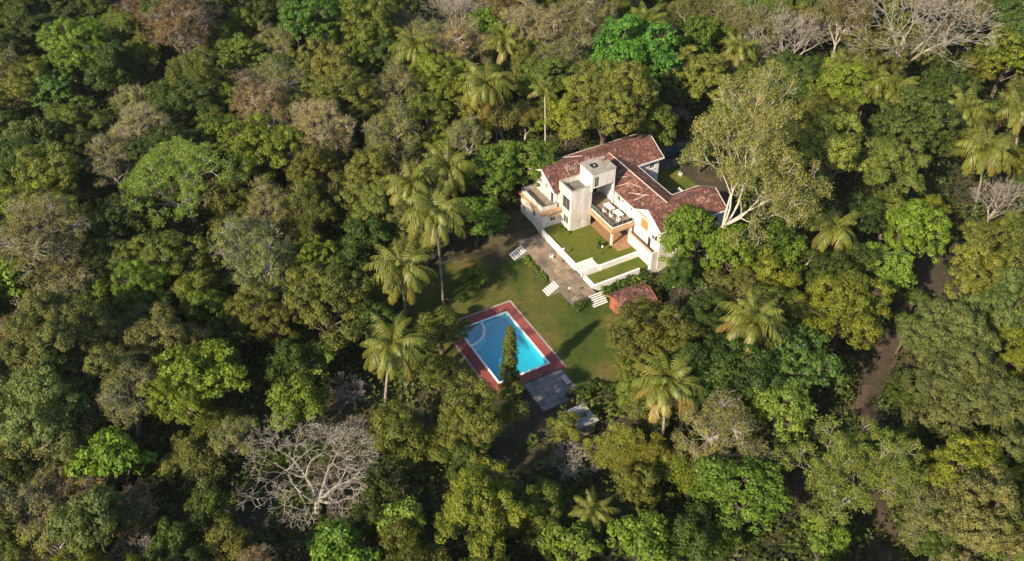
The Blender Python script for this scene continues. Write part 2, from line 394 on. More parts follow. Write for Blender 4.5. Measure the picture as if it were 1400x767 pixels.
steps('white flight of steps down to the pool lawn past the flower bed', -6.8, -4.62, 11.6, 13.3, -1.0, -2.2, 6, '-u', False)
steps('wide white steps at the end of the paved path beside the brick hut', -1.9, .75, 17.42, 19.1, -1.0, -2.25, 6, '+v', False)
t = steps('broad white garden steps climbing from the path to the upper lawn', -.2, 3.0, 10.98, 12.8, 0.0, -1.02, 7, '-u', False)
for a0 in (10.78, 12.82): MB().box(-.45, 3.05, a0, a0+.18, -2.5, .16).build('cheek_wall', 'white_paint', t, bevel=.02)

# ------------------------------------------------------------------ the pool
pool = thing('swimming_pool', (-18.5, 19.8, -4.0), 'rectangular turquoise swimming pool with white coping and curved shallow corner', 'pool')
PU0, PU1, PV0, PV1 = -22.5, -14.42, 13.5, 26.1
bs = MB(); zb, zt = -3.75, -2.13
bs.box(PU0-.2, PU1+.2, PV0-.2, PV1+.2, zb-.2, zb)
bs.box(PU0-.2, PU0-.0, PV0-.2, PV1+.2, zb, zt); bs.box(PU1, PU1+.2, PV0-.2, PV1+.2, zb, zt)
bs.box(PU0, PU1, PV0-.2, PV0, zb, zt); bs.box(PU0, PU1, PV1, PV1+.2, zb, zt)
bs.build('basin', 'pool_tile', pool)
MB().add([(PU0+.002, PV0+.002, -2.3), (PU1-.002, PV0+.002, -2.3), (PU1-.002, PV1-.002, -2.3), (PU0+.002, PV1-.002, -2.3)], [(3, 2, 1, 0)]).build('water', 'pool_water', pool)
for a in ((PU0-.28, PU1+.28, PV0-.28, PV0+.04), (PU0-.28, PU1+.28, PV1-.04, PV1+.28), (PU0-.28, PU0+.04, PV0+.042, PV1-.042), (PU1-.04, PU1+.28, PV0+.042, PV1-.042)):
    MB().box(*a, -2.128, -2.05).build('coping', 'pool_coping', pool, bevel=.02)
arc = MB(); R = 3.75
for k in range(20):
    a0, a1 = math.radians(90*k/20), math.radians(90*(k+1)/20)
    q = [(PU0+r*math.cos(a), PV0+r*math.sin(a)) for a in (a0, a1) for r in (R-.17, R+.17)]
    arc.add([(*q[0], zb), (*q[1], zb), (*q[3], zb), (*q[2], zb), (*q[0], -2.24), (*q[1], -2.24), (*q[3], -2.24), (*q[2], -2.24)],
            [(4, 5, 6, 7), (0, 1, 5, 4), (1, 2, 6, 5), (2, 3, 7, 6), (3, 0, 4, 7)])
arc.build('shallow_corner_wall', 'pool_coping', pool)
for v_ in (13.56,):
    for s_ in (-.25, .25):
        lad = MB(); pts = [(-15.6+s_, 13.1, -2.06), (-15.6+s_, 13.2, -1.35), (-15.6+s_, 13.6, -1.25), (-15.6+s_, 13.75, -1.6), (-15.6+s_, 13.75, -3.0)]
        for p, q in zip(pts[:-1], pts[1:]): lad.tube(p, q, .03)
        lad.build('ladder_rail', 'grey_metal', pool)
deck = thing('pool_deck', (-18.5, 19.8, -2.6), None, None, kind='structure')
ring = [(DECK[0], DECK[1], DECK[2], PV0-.26), (DECK[0], DECK[1], PV1+.26, DECK[3]), (DECK[0], PU0-.26, PV0-.26, PV1+.26), (PU1+.26, DECK[1], PV0-.26, PV1+.26)]
bed = MB()
for a in ring: bed.box(*a, -3.0, -2.16)
bed.build('deck_bed', 'dark_concrete', deck)
def tile_area(a, nu, nv, z, gap, mat, parent, name, th=.05):
    du, dv = (a[1]-a[0])/nu, (a[3]-a[2])/nv
    me = MB().box(-du/2+gap, du/2-gap, -dv/2+gap, dv/2-gap, -th, 0).mesh(name, mat, (0, 0, 0))
    for i in range(nu):
        for j in range(nv):
            piece(name, me, parent, a[0]+(i+.5)*du, a[2]+(j+.5)*dv, z+random.uniform(-.004, .004), 0, (random.uniform(-.003, .003), random.uniform(-.003, .003)))
m, nt, N, L, b = nodes_of('deck_slab'); co = worldco(nt); oi = N.new('ShaderNodeObjectInfo')
c = ramp(nt, noise(nt, co, .4, 6, .7), [(.3, (.15, .034, .030)), (.55, (.25, .058, .046)), (.75, (.31, .085, .065))])
c = mix(nt, .8, c, ramp(nt, oi.outputs['Random'], [(0, (.72,)*3), (1, (1.2,)*3)]), 'MULTIPLY')
L.new(c, b.inputs['Base Color']); b.inputs['Roughness'].default_value = .75; bump(nt, noise(nt, co, 10, 3), b, .3)
tile_area((DECK[0], DECK[1], DECK[2], PV0-.26), 7, 1, -2.09, .015, 'deck_slab', deck, 'deck_slab', .07)
tile_area((DECK[0], DECK[1], PV1+.26, DECK[3]), 7, 1, -2.09, .015, 'deck_slab', deck, 'deck_slab', .07)
tile_area((DECK[0], PU0-.28, PV0-.26, PV1+.26), 1, 8, -2.09, .015, 'deck_slab', deck, 'deck_slab', .07)
tile_area((PU1+.28, DECK[1], PV0-.26, PV1+.26), 1, 8, -2.09, .015, 'deck_slab', deck, 'deck_slab', .07)
for a in ((DECK[0]-.35, DECK[1]+.35, DECK[2]-.35, DECK[2]-.005), (DECK[1]+.005, DECK[1]+.35, DECK[2], DECK[3]+.0), (DECK[0]-.35, DECK[0]-.005, DECK[2], DECK[3])):
    MB().box(*a, -2.8, -2.12).build('deck_kerb', 'concrete', deck, bevel=.02)
terr = thing('pool_terrace', (-16.4, 31, -2.6), None, None, kind='structure')
MB().box(-19.8, -13.2, 28.02, 34.0, -2.8, -2.2).build('paving_bed', 'dark_concrete', terr)
tile_area((-19.7, -13.3, 28.1, 33.9), 6, 6, -2.15, .02, 'pool_slab', terr, 'paving_slab')
# grey stone bench on the terrace
t = thing('stone_bench', (-14.1, 30.6, -2.15), 'small grey stone bench on the slab terrace below the pool', 'bench')
MB().box(-14.5, -13.7, 29.7, 31.5, -1.78, -1.66).build('seat', 'sheet_roof', t, bevel=.02)
for vv in (29.95, 31.1): MB().box(-14.4, -13.8, vv, vv+.2, -2.15, -1.785).build('leg', 'concrete', t)

# ------------------------------------------------------------------ the house
EZ, RZ = 6.2, 8.25
house = thing('house', (12, 4, 0), 'white two-storey villa with weathered red tiled gable roofs and balconies', 'house')
def wall_with_holes(mb, axis, f0, f1, a0, a1, z0, z1, holes=()):
    xs = sorted({a0, a1, *[h[0] for h in holes], *[h[1] for h in holes]}); zs = sorted({z0, z1, *[h[2] for h in holes], *[h[3] for h in holes]})
    for i in range(len(xs)-1):
        for j in range(len(zs)-1):
            cx, cz = (xs[i]+xs[i+1])/2, (zs[j]+zs[j+1])/2
            if any(h[0] < cx < h[1] and h[2] < cz < h[3] for h in holes): continue
            if axis == 'u': mb.box(xs[i], xs[i+1], f0, f1, zs[j], zs[j+1])
            else: mb.box(f0, f1, xs[i], xs[i+1], zs[j], zs[j+1])
    return mb
def window(axis, face, inward, a0, a1, z0, z1, frame='white_paint', mull=1, sill=True, shutter=None, name='window', panes=True):
    """axis: the way the wall runs; face: outer face coordinate; inward: +1 / -1 along the other axis"""
    fr = MB(); d0, d1 = sorted((face+inward*.07, face+inward*.15)); w = .07
    def bar(x0, x1, y0, y1):
        (fr.box(x0, x1, d0, d1, y0, y1) if axis == 'u' else fr.box(d0, d1, x0, x1, y0, y1))
    bar(a0, a0+w, z0, z1); bar(a1-w, a1, z0, z1); bar(a0+w, a1-w, z0, z0+w); bar(a0+w, a1-w, z1-w, z1)
    for k in range(1, mull+1):
        c = a0+(a1-a0)*k/(mull+1); bar(c-.03, c+.03, z0+w, z1-w)
    wf = fr.build(name, frame, house)
    g0, g1 = sorted((face+inward*.10, face+inward*.12))
    for k in range(mull+1):
        x0 = a0+(a1-a0)*k/(mull+1)+(.03 if k else w); x1 = a0+(a1-a0)*(k+1)/(mull+1)-(.03 if k < mull else w)
        pm = MB(); (pm.box(x0, x1, g0, g1, z0+w, z1-w) if axis == 'u' else pm.box(g0, g1, x0, x1, z0+w, z1-w)); pm.build('pane', 'window_glass', wf)
    if sill:
        s0, s1 = sorted((face-inward*.1, face+inward*.06)); sm = MB()
        (sm.box(a0-.08, a1+.08, s0, s1, z0-.08, z0-.003) if axis == 'u' else sm.box(s0, s1, a0-.08, a1+.08, z0-.08, z0-.003)); sm.build('sill', 'white_paint', wf)
    if shutter:
        s0, s1 = sorted((face-inward*.28, face-inward*.01)); sm = MB()
        hb = [(face-inward*.55, z1+.02), (face-inward*.5, z1+.08), (face-inward*.002, z1+.3), (face-inward*.002, z1+.22)]
        sm.prism(hb, axis, a0-.15, a1+.15); sm.build('awning', shutter, wf)
    return wf
def wall(axis, f0, f1, a0, a1, z0, z1, holes=(), mat='white_wall', name='wall'):
    return wall_with_holes(MB(), axis, f0, f1, a0, a1, z0, z1, holes).build(name, mat, house)
T = .22
# back range under the long roof: u 3..24.1, v -8.4..-0.9
B0, B1, BV0, BV1 = 3.0, 24.1, -8.4, -.9
h1 = [(-6.5, -5.5, 4.7, 5.8), (-4.4, -3.6, 4.7, 5.8), (-2.5, -1.6, 3.06, 5.1)]
wall('v', B0, B0+T, BV0, BV1, -2.4, EZ, h1)
window('v', B0, 1, -6.5, -5.5, 4.7, 5.8); window('v', B0, 1, -4.4, -3.6, 4.7, 5.8); window('v', B0, 1, -2.5, -1.6, 3.06, 5.1, 'wood', 0, False, name='door')
hb = [(8, 9.2, 4.0, 5.3), (12, 13.2, 4.0, 5.3), (17, 18.2, 4.0, 5.3), (21, 22.2, 4.0, 5.3)]
wall('u', BV0, BV0+T, B0+T, B1-T, -.5, EZ, hb)
for h in hb: window('u', BV0, 1, *h)
hf = [(8.4, 9.5, 3.12, 5.3), (10.2, 11.3, 3.12, 5.3), (8.6, 9.8, .05, 2.2), (19.6, 20.9, 2.2, 4.0), (22.2, 23.2, 4.2, 5.4), (21.4, 22.6, .8, 2.0)]
wall('u', BV1-T, BV1, B0+T, B1-T, -.5, EZ, hf)
window('u', BV1, -1, *hf[0], 'wood', 1, False, name='door'); window('u', BV1, -1, *hf[1], 'wood', 1, False, name='door'); window('u', BV1, -1, *hf[2], 'wood', 1, False, name='door')
for h in hf[3:]: window('u', BV1, -1, *h, 'dark_metal' if h[2] == 2.2 else 'white_paint')
wall('v', B1-T, B1, BV0, BV1, -.5, EZ, [(-5.4, -4.2, 4, 5.3), (-5.4, -4.2, .9, 2.2)])
window('v', B1, -1, -5.4, -4.2, 4, 5.3); window('v', B1, -1, -5.4, -4.2, .9, 2.2)
rb = (BV0+BV1)/2
for u0 in (B0, B1-T): MB().prism([(BV0, EZ), (rb, RZ-.12), (BV1, EZ)], 'u', u0+.001, u0+T-.001).build('gable', 'white_wall', house)
# lower corner block with the balcony: u 0..3, v -7.3..0
wall('v', 0, T, -7.3, 0, -2.4, 2.75, [(-3.4, -2.4, .7, 2.0)])
window('v', 0, 1, -3.4, -2.4, .7, 2.0)
wall('u', -T, 0, T, 3.6, -2.4, 2.75, [(1.55, 2.55, .85, 1.95)])
window('u', 0, -1, 1.55, 2.55, .85, 1.95, shutter='tan_trim')
wall('u', -7.3, -7.3+T, T, B0, -2.4, 2.75)
MB().box(-.4, B0-.005, -7.7, .42, 2.75, 3.05).build('balcony_slab', 'tan_trim', house, bevel=.03)
MB().box(B0-.003, 3.59, -.885, .42, 2.75, 3.05).build('balcony_slab', 'tan_trim', house)
bal = MB().box(.3, B0-.01, -7.0, -.55, 3.052, 3.10).build('balcony_floor', 'balcony_floor', house)
for a in ((.12, .28, -7.15, -.4), (.282, B0-.01, -7.15, -7.0), (.282, B0-.01, -.55, -.4)):
    MB().box(*a, 3.052, 4.05).build('parapet', 'white_wall', house)
    MB().box(a[0]-.03, a[1]+.0, a[2]-.03 if a[3] < -1 else a[2], a[3]+.03 if a[2] > -1 else a[3], 4.052, 4.14).build('parapet_coping', 'dark_concrete', house)
# stair tower: u 3.6..7.6, v -0.9..3.0
TU0, TU1, TV1 = 3.6, 7.6, 3.0
hw = [(.35, 2.55, 3.7, 6.1), (.75, 2.2, .8, 2.4)]
wall('v', TU0, TU0+T, -.898, TV1, -.6, 8.0, hw, 'stained_wall')
window('v', TU0, 1, *hw[0], 'grey_metal', 1); window('v', TU0, 1, *hw[1], 'white_paint', 1)
ht = [(5.4, 5.75, 1.2, 1.75), (4.0, 4.25, 7.3, 7.55)]
wall('u', TV1-T, TV1, TU0+T, TU1, -.6, 8.0, ht, 'stained_wall')
for h in ht: window('u', TV1, -1, *h, 'white_paint', 0, False)
wall('v', TU1-T, TU1, -.898, TV1-T, -.6, 8.0, (), 'stained_wall')
wall('u', -.898, -.898+T, TU0+T, TU1-T, 6.0, 8.0, (), 'stained_wall')
MB().box(TU0+T+.002, TU1-T-.002, -.67, TV1-T-.002, 6.9, 7.08).build('tower_roof_floor', 'dark_concrete', house)
for a in ((TU0-.03, TU0+T+.02, -.93, TV1+.03), (TU0+T+.022, TU1-.0, TV1-T-.02, TV1+.03), (TU0+T+.022, TU1, -.93, -.66)):
    MB().box(*a, 8.002, 8.06).build('parapet_coping', 'concrete', house)
# tank room over the terrace: u 7.2..11.75, v -0.4..3.4
KU0, KU1, KV0, KV1 = 7.25, 11.75, -.4, 3.4
wall('v', KU0, KU0+.18, KV0, KV1, 7.09, 10.4)
wall('u', KV1-.18, KV1, KU0+.18, KU1-.18, 7.6, 10.4, [(7.75, 8.6, 7.75, 9.7)])
window('u', KV1, -1, 7.75, 8.6, 7.75, 9.7, 'grey_metal', 1, False, name='door')
wall('v', KU1-.18, KU1, KV0, KV1, 6.2, 10.4); wall('u', KV0, KV0+.18, KU0+.18, KU1-.18, 7.09, 10.4)
MB().box(KU0+.182, KU1-.182, KV0+.182, KV1-.182, 7.6, 7.78).build('tank_room_floor', 'white_wall', house)
MB().box(KU1-.17, KU1-.01, KV1-.17, KV1-.01, 3.12, 7.6).build('pier', 'white_wall', house)
tp = MB()
for a in ((KU0-.08, 8.2, KV0-.08, KV1+.08), (9.6, KU1+.08, KV0-.08, KV1+.08), (8.2, 9.6, KV0-.08, .6), (8.2, 9.6, 2.0, KV1+.08)): tp.box(*a, 10.402, 10.52)
tp.build('tank_room_roof', 'concrete', house)
tank = thing('water_tank', (8.9, 1.3, 7.79), 'black round water tank inside the roof hatch of the tank room', 'tank')
MB().lathe((8.9, 1.3, 7.79), [(.55, 0), (.6, .1), (.6, 2.3), (.45, 2.6), (.2, 2.7), (.2, 2.76)], 20).build('tank_body', 'black_plastic', tank, smooth=False)
MB().lathe((8.9, 1.3, 10.555), [(.21, 0), (.21, .06), (.05, .09)], 14).build('lid', 'grey_metal', tank)
bx = thing('brick_box', (10.9, .6, 10.52), 'small red brick box on the tank room roof', 'box')
MB().box(10.6, 11.2, .3, .9, 10.52, 10.95).build('brick_body', 'brick_red', bx); MB().box(10.55, 11.25, .25, .95, 10.952, 11.0).build('cover', 'concrete', bx)
# terrace over the porch
MB().box(7.62, 11.98, -.88, 9.3, 2.72, 3.06).build('terrace_slab', 'terrace_floor', house)
gap = .012
tm = MB().box(-.545+gap, .545-gap, -.6+gap, .6-gap, -.03, 0).mesh('floor_tile', 'terrace_floor', (0, 0, 0))
for i in range(4):
    for j in range(8):
        o = piece('floor_tile', tm, house, 7.62+(i+.5)*1.09, -.3+(j+.5)*1.2 if j < 8 else 0, 3.095)
MB().box(7.3, 7.618, 2.2, 9.62, 2.42, 2.98).build('terrace_beam', 'tan_trim', house, bevel=.03)
MB().box(7.62, 12.7, 9.302, 9.62, 2.42, 2.98).build('terrace_beam', 'tan_trim', house, bevel=.03)
MB().box(7.64, 7.84, 3.02, 9.28, 3.062, 3.36).build('terrace_kerb', 'white_wall', house)
MB().box(7.842, 11.69, 9.1, 9.28, 3.062, 3.36).build('terrace_kerb', 'white_wall', house)
rail = MB(); rail.tube((7.74, 3.1, 4.1), (7.74, 9.19, 4.1), .03); rail.tube((7.74, 9.19, 4.1), (11.65, 9.19, 4.1), .03)
for k in range(6): rail.tube((7.74, 3.1+k*1.218, 3.36), (7.74, 3.1+k*1.218, 4.1), .025, n=6)
for k in range(1, 5): rail.tube((7.74+k*.97, 9.19, 3.36), (7.74+k*.97, 9.19, 4.1), .025, n=6)
rl = rail.build('railing', 'grey_metal', house)
for k in range(5): MB().box(7.735, 7.745, 3.14+k*1.218, 4.28+k*1.218, 3.4, 4.05).build('glass_panel', 'rail_glass', rl)
for k in range(4): MB().box(7.78+k*.97, 8.67+k*.97, 9.185, 9.195, 3.4, 4.05).build('glass_panel', 'rail_glass', rl)
MB().box(7.62, 11.65, -.88, 11.4, -2.4, .03).build('porch_floor', 'porch_floor', house)
for (cu, cv) in ((7.62, 9.4), (11.3, 9.4)):
    MB().box(cu-.17, cu+.17, cv-.17, cv+.17, .032, 2.42).build('column', 'white_wall', house, bevel=.02)
MB().prism([(9.0, 2.4), (9.08, 2.4), (8.1, 1.5), (8.02, 1.52)], 'u', 8.6, 11.1).build('bamboo_blind', 'orange_wood', house)
# cross range: u 12..18.6, v -0.9..9.9
C0, C1 = 12.0, 18.6
hc = [(3.9, 4.9, 4.2, 5.3), (5.3, 5.9, 4.6, 5.3), (7.9, 8.4, 4.5, 5.2), (3.0, 4.0, .5, 2.2), (6.0, 7.2, .9, 2.1)]
wall('v', C0, C0+T, BV1+.002, 9.898, -.4, EZ, hc)
for h in hc: window('v', C0, 1, *h, mull=1 if h[1]-h[0] > .7 else 0)
hr = [(1.5, 2.7, 3.9, 5.2), (5.8, 7, 3.9, 5.2)]
wall('v', C1-T, C1, BV1+.002, 9.898, -.4, EZ, hr)
for h in hr: window('v', C1, -1, *h)
# front range: u 11.7..26, v 9.9..16.7
D0, D1, DV0, DV1 = 11.7, 24.2, 9.9, 16.7
rd = (DV0+DV1)/2
hd = [(11.7, 13.2, 3.9, 5.6), (14.4, 15.9, 3.3, 4.8), (13.6, 14.4, 1.3, 3.2)]
wall('v', D0, D0+T, DV0, DV1, -1.6, EZ, hd)
window('v', D0, 1, *hd[0], 'orange_wood', 1); window('v', D0, 1, *hd[1], 'white_paint', 1, shutter='white_paint'); window('v', D0, 1, *hd[2], 'wood', 0, False, name='door')
for k, (a, b_) in enumerate(((11.55, 12.44), (12.46, 13.35))):
    sh = MB(); sh.box(D0-.09, D0-.03, a, b_, 3.85, 5.65)
    s_ = sh.build('shutter', 'orange_wood', house)
    for q in range(7): MB().box(D0-.115, D0-.092, a+.06, b_-.06, 3.98+q*.23, 4.12+q*.23).build('slat', 'orange_wood', s_)
hq = [(14, 15.2, 3.8, 5.1), (18, 19.2, 3.8, 5.1), (22, 23.2, 3.8, 5.1), (14, 15.2, .7, 2), (18, 19.2, .7, 2)]
wall('u', DV1-T, DV1, D0+T, D1-T, -2.2, EZ, hq)
for h in hq: window('u', DV1, -1, *h)
wall('u', DV0, DV0+T, D0+T, D1-T, -.5, EZ); wall('v', D1-T, D1, DV0, DV1, -.5, EZ)
for u0 in (D0, D1-T): MB().prism([(DV0, EZ), (rd, RZ-.14), (DV1, EZ)], 'u', u0+.001, u0+T-.001).build('gable', 'white_wall', house)
# side landing with its parapet below the front gable
MB().box(10.45, 10.62, 9.95, 16.4, -2.4, 2.1).build('landing_wall', 'white_wall', house)
MB().box(10.40, 10.67, 9.9, 16.45, 2.102, 2.2).build('landing_coping', 'tan_trim', house)
MB().box(10.45, 11.69, 16.402, 16.6, -2.4, 2.1).build('landing_wall', 'white_wall', house)
MB().box(10.622, 11.69, 12.6, 16.398, -2.2, 1.3).build('landing_floor', 'balcony_floor', house)
for k in range(5): MB().box(10.622, 11.69, 10.4+k*.44, 10.84+k*.44, -2.2, .2+k*.22).build('landing_step', 'balcony_floor', house)
# flat roofed store in the courtyard
wall('v', 23.7, 23.9, 5.6, DV0-.01, -.3, 3.0); wall('u', 5.4, 5.6, C1+.002, 23.9, -.3, 3.0, [(20.5, 21.6, .02, 2.1)])
window('u', 5.4, 1, 20.5, 21.6, .02, 2.1, 'wood', 0, False, name='door')
MB().box(C1+.003, 24.1, 5.2, DV0-.005, 3.002, 3.2).build('flat_roof', 'asphalt_roof', house)
MB().box(23.92, 24.1, 5.2, DV0-.01, 3.202, 3.45).build('parapet', 'white_wall', house)

# tiled roof slopes: every tile column and course is relief on a real sheet
def slope(roof, axis, a0, a1, e, r, ze, zr, name='roof_tiles'):
    """axis the ridge runs along from a0 to a1; e / r are eave and ridge coordinates across it"""
    n_a = int(round((a1-a0)/.26)); n_c = max(3, int(round(math.hypot(r-e, zr-ze)/.36)))
    V = []; F = []; tt = []
    da = (a1-a0)/n_a
    across = np.array([r-e, zr-ze]); L_ = np.hypot(*across); nrm = np.array([-(zr-ze), (r-e)])/L_
    if nrm[1] < 0: nrm = -nrm
    prof = [(0, 0), (.18, .035), (.5, .06), (.82, .035)]
    trng = np.random.default_rng(int(abs(a0*7+e*13))+3)
    for c in range(n_c):
        f0, f1 = c/n_c, (c+1)/n_c+.02
        for k in range(n_a):
            tv = trng.random(); n0 = len(V)
            lift = trng.uniform(-.006, .012)
            pts = prof+[(1.0, 0)]
            for (fx, hz) in pts:
                A_ = a0+(k+fx)*da
                for f, up in ((f0, .045+lift), (f1, .0)):
                    P = np.array([e, ze])+across*f+nrm*(hz+up)
                    V.append((A_, -P[0], P[1]) if axis == 'u' else (P[0], -A_, P[1]))
            for q in range(4):
                F.append((n0+2*q, n0+2*q+2, n0+2*q+3, n0+2*q+1)); tt.append(tv)
            # butt end of the tile
    V = np.array(V, float); b = BASE[house]; V -= np.array([b[0], -b[1], b[2]])
    o = bpy.data.objects.new(name, np_mesh(name, V, np.array(F), 'roof_tile', np.array(tt))); COL.objects.link(o)
    o.parent = roof; BASE[o] = b; o['kind'] = 'stuff'; return o
def gable_roof(axis, a0, a1, e0, e1, ze, zr, ridge=True, rake0=True, rake1=True):
    mid = (e0+e1)/2
    rf = MB()
    rf.prism([(e0, ze-.14), (mid, zr-.14), (e1, ze-.14), (e1, ze-.02), (mid, zr-.02), (e0, ze-.02)], axis, a0, a1)
    roof = rf.build('roof', 'wood', house)
    slope(roof, axis, a0, a1, e0, mid, ze, zr); slope(roof, axis, a0, a1, e1, mid, ze, zr)
    for ad, on in ((a0, rake0), (a1, rake1)):
        if not on: continue
        s = -1 if ad == a0 else 1
        lo, hi = sorted((ad, ad+s*.09))
        for e in (e0, e1):
            MB().prism([(e, ze-.2), (mid, zr-.2), (mid, zr+.06), (e, ze+.06)], axis, lo, hi).build('bargeboard', 'white_paint', roof)
    return roof, mid
def ridge_caps(roof, axis, a0, a1, mid, zr, mat='white_paint'):
    n = int((a1-a0)/.9); L_ = (a1-a0)/n
    prof = [(-.13, -.03), (-.09, .05), (0, .08), (.09, .05), (.13, -.03)]
    cap = MB(); cap.prism(prof, axis, -L_/2+.01, L_/2+.02); me = cap.mesh('ridge_cap', mat, (0, 0, 0))
    for k in range(n):
        c = a0+(k+.5)*L_
        o = bpy.data.objects.new('ridge_cap', me); COL.objects.link(o); o.parent = roof; b = BASE[house]
        u, v = (c, mid) if axis == 'u' else (mid, c)
        o.location = (u-b[0], -(v-b[1]), zr+.03-b[2]+random.uniform(-.01, .012)); o.rotation_euler = (0, 0, random.uniform(-.01, .01))
r1, m1 = gable_roof('u', 2.45, 24.65, -9.05, -.45, EZ-.12, RZ); ridge_caps(r1, 'u', 2.4, 24.7, m1, RZ, 'roof_tile')
r3, m3 = gable_roof('u', 11.35, 24.6, 9.5, 17.1, EZ-.12, RZ-.06); ridge_caps(r3, 'u', 15.0, 24.6, m3, RZ-.06, 'roof_tile')
r2, m2 = gable_roof('v', -3.9, 13.0, 11.68, 18.95, EZ-.05, RZ-.16, rake0=False, rake1=False); ridge_caps(r2, 'v', -3.8, 13.0, m2, RZ-.16, 'pale_clay')
for (axis, e, a0, a1, ze, rf) in (('u', -9.05, 2.4, 24.7, EZ-.12, r1), ('u', -.45, 19.0, 24.7, EZ-.12, r1), ('u', 9.5, 19.0, 24.6, EZ-.12, r3), ('v', 18.95, -.4, 9.4, EZ-.05, r2), ('v', 11.68, 3.5, 9.4, EZ-.05, r2), ('u', 17.1, 11.35, 24.6, EZ-.12, r3)):
    s = 1 if e in (-.45, 17.1, 18.95) else -1
    g = MB(); lo, hi = sorted((e+s*.01, e+s*.13))
    (g.box(a0, a1, lo, hi, ze-.14, ze+.08) if axis == 'u' else g.box(lo, hi, a0, a1, ze-.14, ze+.08)); g.build('gutter', 'white_paint' if e != 11.68 else 'wood', rf)
def on_r1(u, v): return RZ-abs(v-m1)*(RZ-EZ+.12)/4.3
# poles and broken battens lying on the long roof
for k, (p, q) in enumerate((((8.9, -8.8), (10.6, -4.9)), ((12.3, -9.2), (13.4, -3.2)), ((9.6, -3.3), (9.9, -.7)), ((11.4, -4.2), (11.9, -1.6)))):
    o = MB().tube((*p, on_r1(*p)+.17), (*q, on_r1(*q)+.17), .06, n=6)
    o = o.build('pole', 'bark_grey' if k else 'bark_pale', base=((p[0]+q[0])/2, (p[1]+q[1])/2, on_r1((p[0]+q[0])/2, (p[1]+q[1])/2)))
    tag(o, ['grey pole lying across the ridge of the long roof over the balcony end', 'long grey pole lying across the roof ridge behind the tank room', 'short grey pole on the front slope beside the tank room', 'short pole on the front slope under the roof ridge behind the tank room'][k], 'pole')
for k in range(16):
    u = 6.5+k*.43; v0 = -4.0+random.uniform(-.3, .2); v1 = v0+random.uniform(.6, 1.5)
    if 7.2 < u < 11.8: v1 = min(v1, -2.0)
    o = MB().tube((u, v0, on_r1(u, v0)+.13), (u+random.uniform(-.1, .15), v1, on_r1(u, v1)+.13), .035, n=4).build('batten', 'bark_pale', base=(u, v0, on_r1(u, v0)))
    tag(o, 'thin pale batten lying down the slope of the long tiled roof', 'batten', 'loose battens on the long tiled roof')

def on_r2(u, v): return RZ-.16-abs(u-m2)*(RZ-EZ-.11)/3.63
for k, (p, q) in enumerate((((12.6, 6.2), (13.6, 8.0)), ((13.2, 7.6), (14.3, 9.4)), ((12.4, 3.6), (13.8, 4.6)), ((13.9, 5.0), (14.4, 7.0)), ((12.3, 8.2), (13.9, 8.9)), ((13.0, 1.6), (14.2, 3.2)))):
    o = MB().tube((*p, on_r2(*p)+.14), (*q, on_r2(*q)+.14), .06, n=4).build('plank', 'pale_clay', base=((p[0]+q[0])/2, (p[1]+q[1])/2, on_r2((p[0]+q[0])/2, 0)))
    tag(o, 'pale plank lying on the tiled slope above the terrace', 'plank', 'loose planks on the slope above the terrace')

# ------------------------------------------------------------------ garden furniture, hut, shed, car
def make_table(c, ru, rv, label):
    t = thing('terrace_table', (c[0], c[1], 3.1), label, 'table')
    MB().box(c[0]-ru, c[0]+ru, c[1]-rv, c[1]+rv, 3.78, 3.84).build('tabletop', 'white_paint', t, bevel=.02)
    for a in (-1, 1):
        for b in (-1, 1): MB().tube((c[0]+a*(ru-.12), c[1]+b*(rv-.12), 3.1), (c[0]+a*(ru-.12), c[1]+b*(rv-.12), 3.78), .035).build('leg', 'white_paint', t)
make_table((10.25, 4.4), .55, 1.0, 'white rectangular table on the terrace beside the tank room')
make_table((10.5, 6.7), .55, .9, 'white rectangular table on the terrace towards the railing end')
def make_chair(u, v, z, rot, label, group=None, mat='white_paint'):
    t = thing('garden_chair', (u, v, z), label, 'chair', group); t.rotation_euler[2] = ANG+rot
    BASE[t] = (0, 0, 0)
    MB().box(-.26, .26, -.26, .26, .40, .46).build('seat', mat, t, bevel=.02)
    bk = MB()
    for k in range(5): bk.box(-.23+k*.1, -.17+k*.1, -.29, -.25, .462, .90)
    bk.box(-.26, .26, -.30, -.24, .902, .97); bk.build('backrest', mat, t)
    for a in (-1, 1):
        MB().box(a*.29-.03, a*.29+.03, -.24, .22, .63, .67).build('armrest', mat, t)
        for b in (-1, 1): MB().tube((a*.25, b*.24, 0), (a*.23, b*.22, .42 if b < 0 else .63), .028, n=6).build('leg', mat, t)
make_chair(9.0, 4.9, 3.1, 1.5, 'white chair pulled up to the table beside the tank room')
make_chair(9.2, 6.6, 3.1, 1.7, 'white chair between the two terrace tables')
make_chair(9.6, 8.1, 3.1, .4, 'white chair by the glass railing of the terrace')
make_chair(-2.1, 6.6, -1.0, .8, 'lone white chair standing on the paved garden path')
make_chair(29.6, -1.3, .0, .2, 'lone white chair on the courtyard lawn behind the house')
# courtyard lawn
flat('courtyard_lawn', 24.4, 30.5, -4.5, 4.6, -.4, .03, 'trim_grass')
flat('courtyard_drive', 24.4, 38, -10.5, -4.55, -.4, .02, 'dark_concrete')
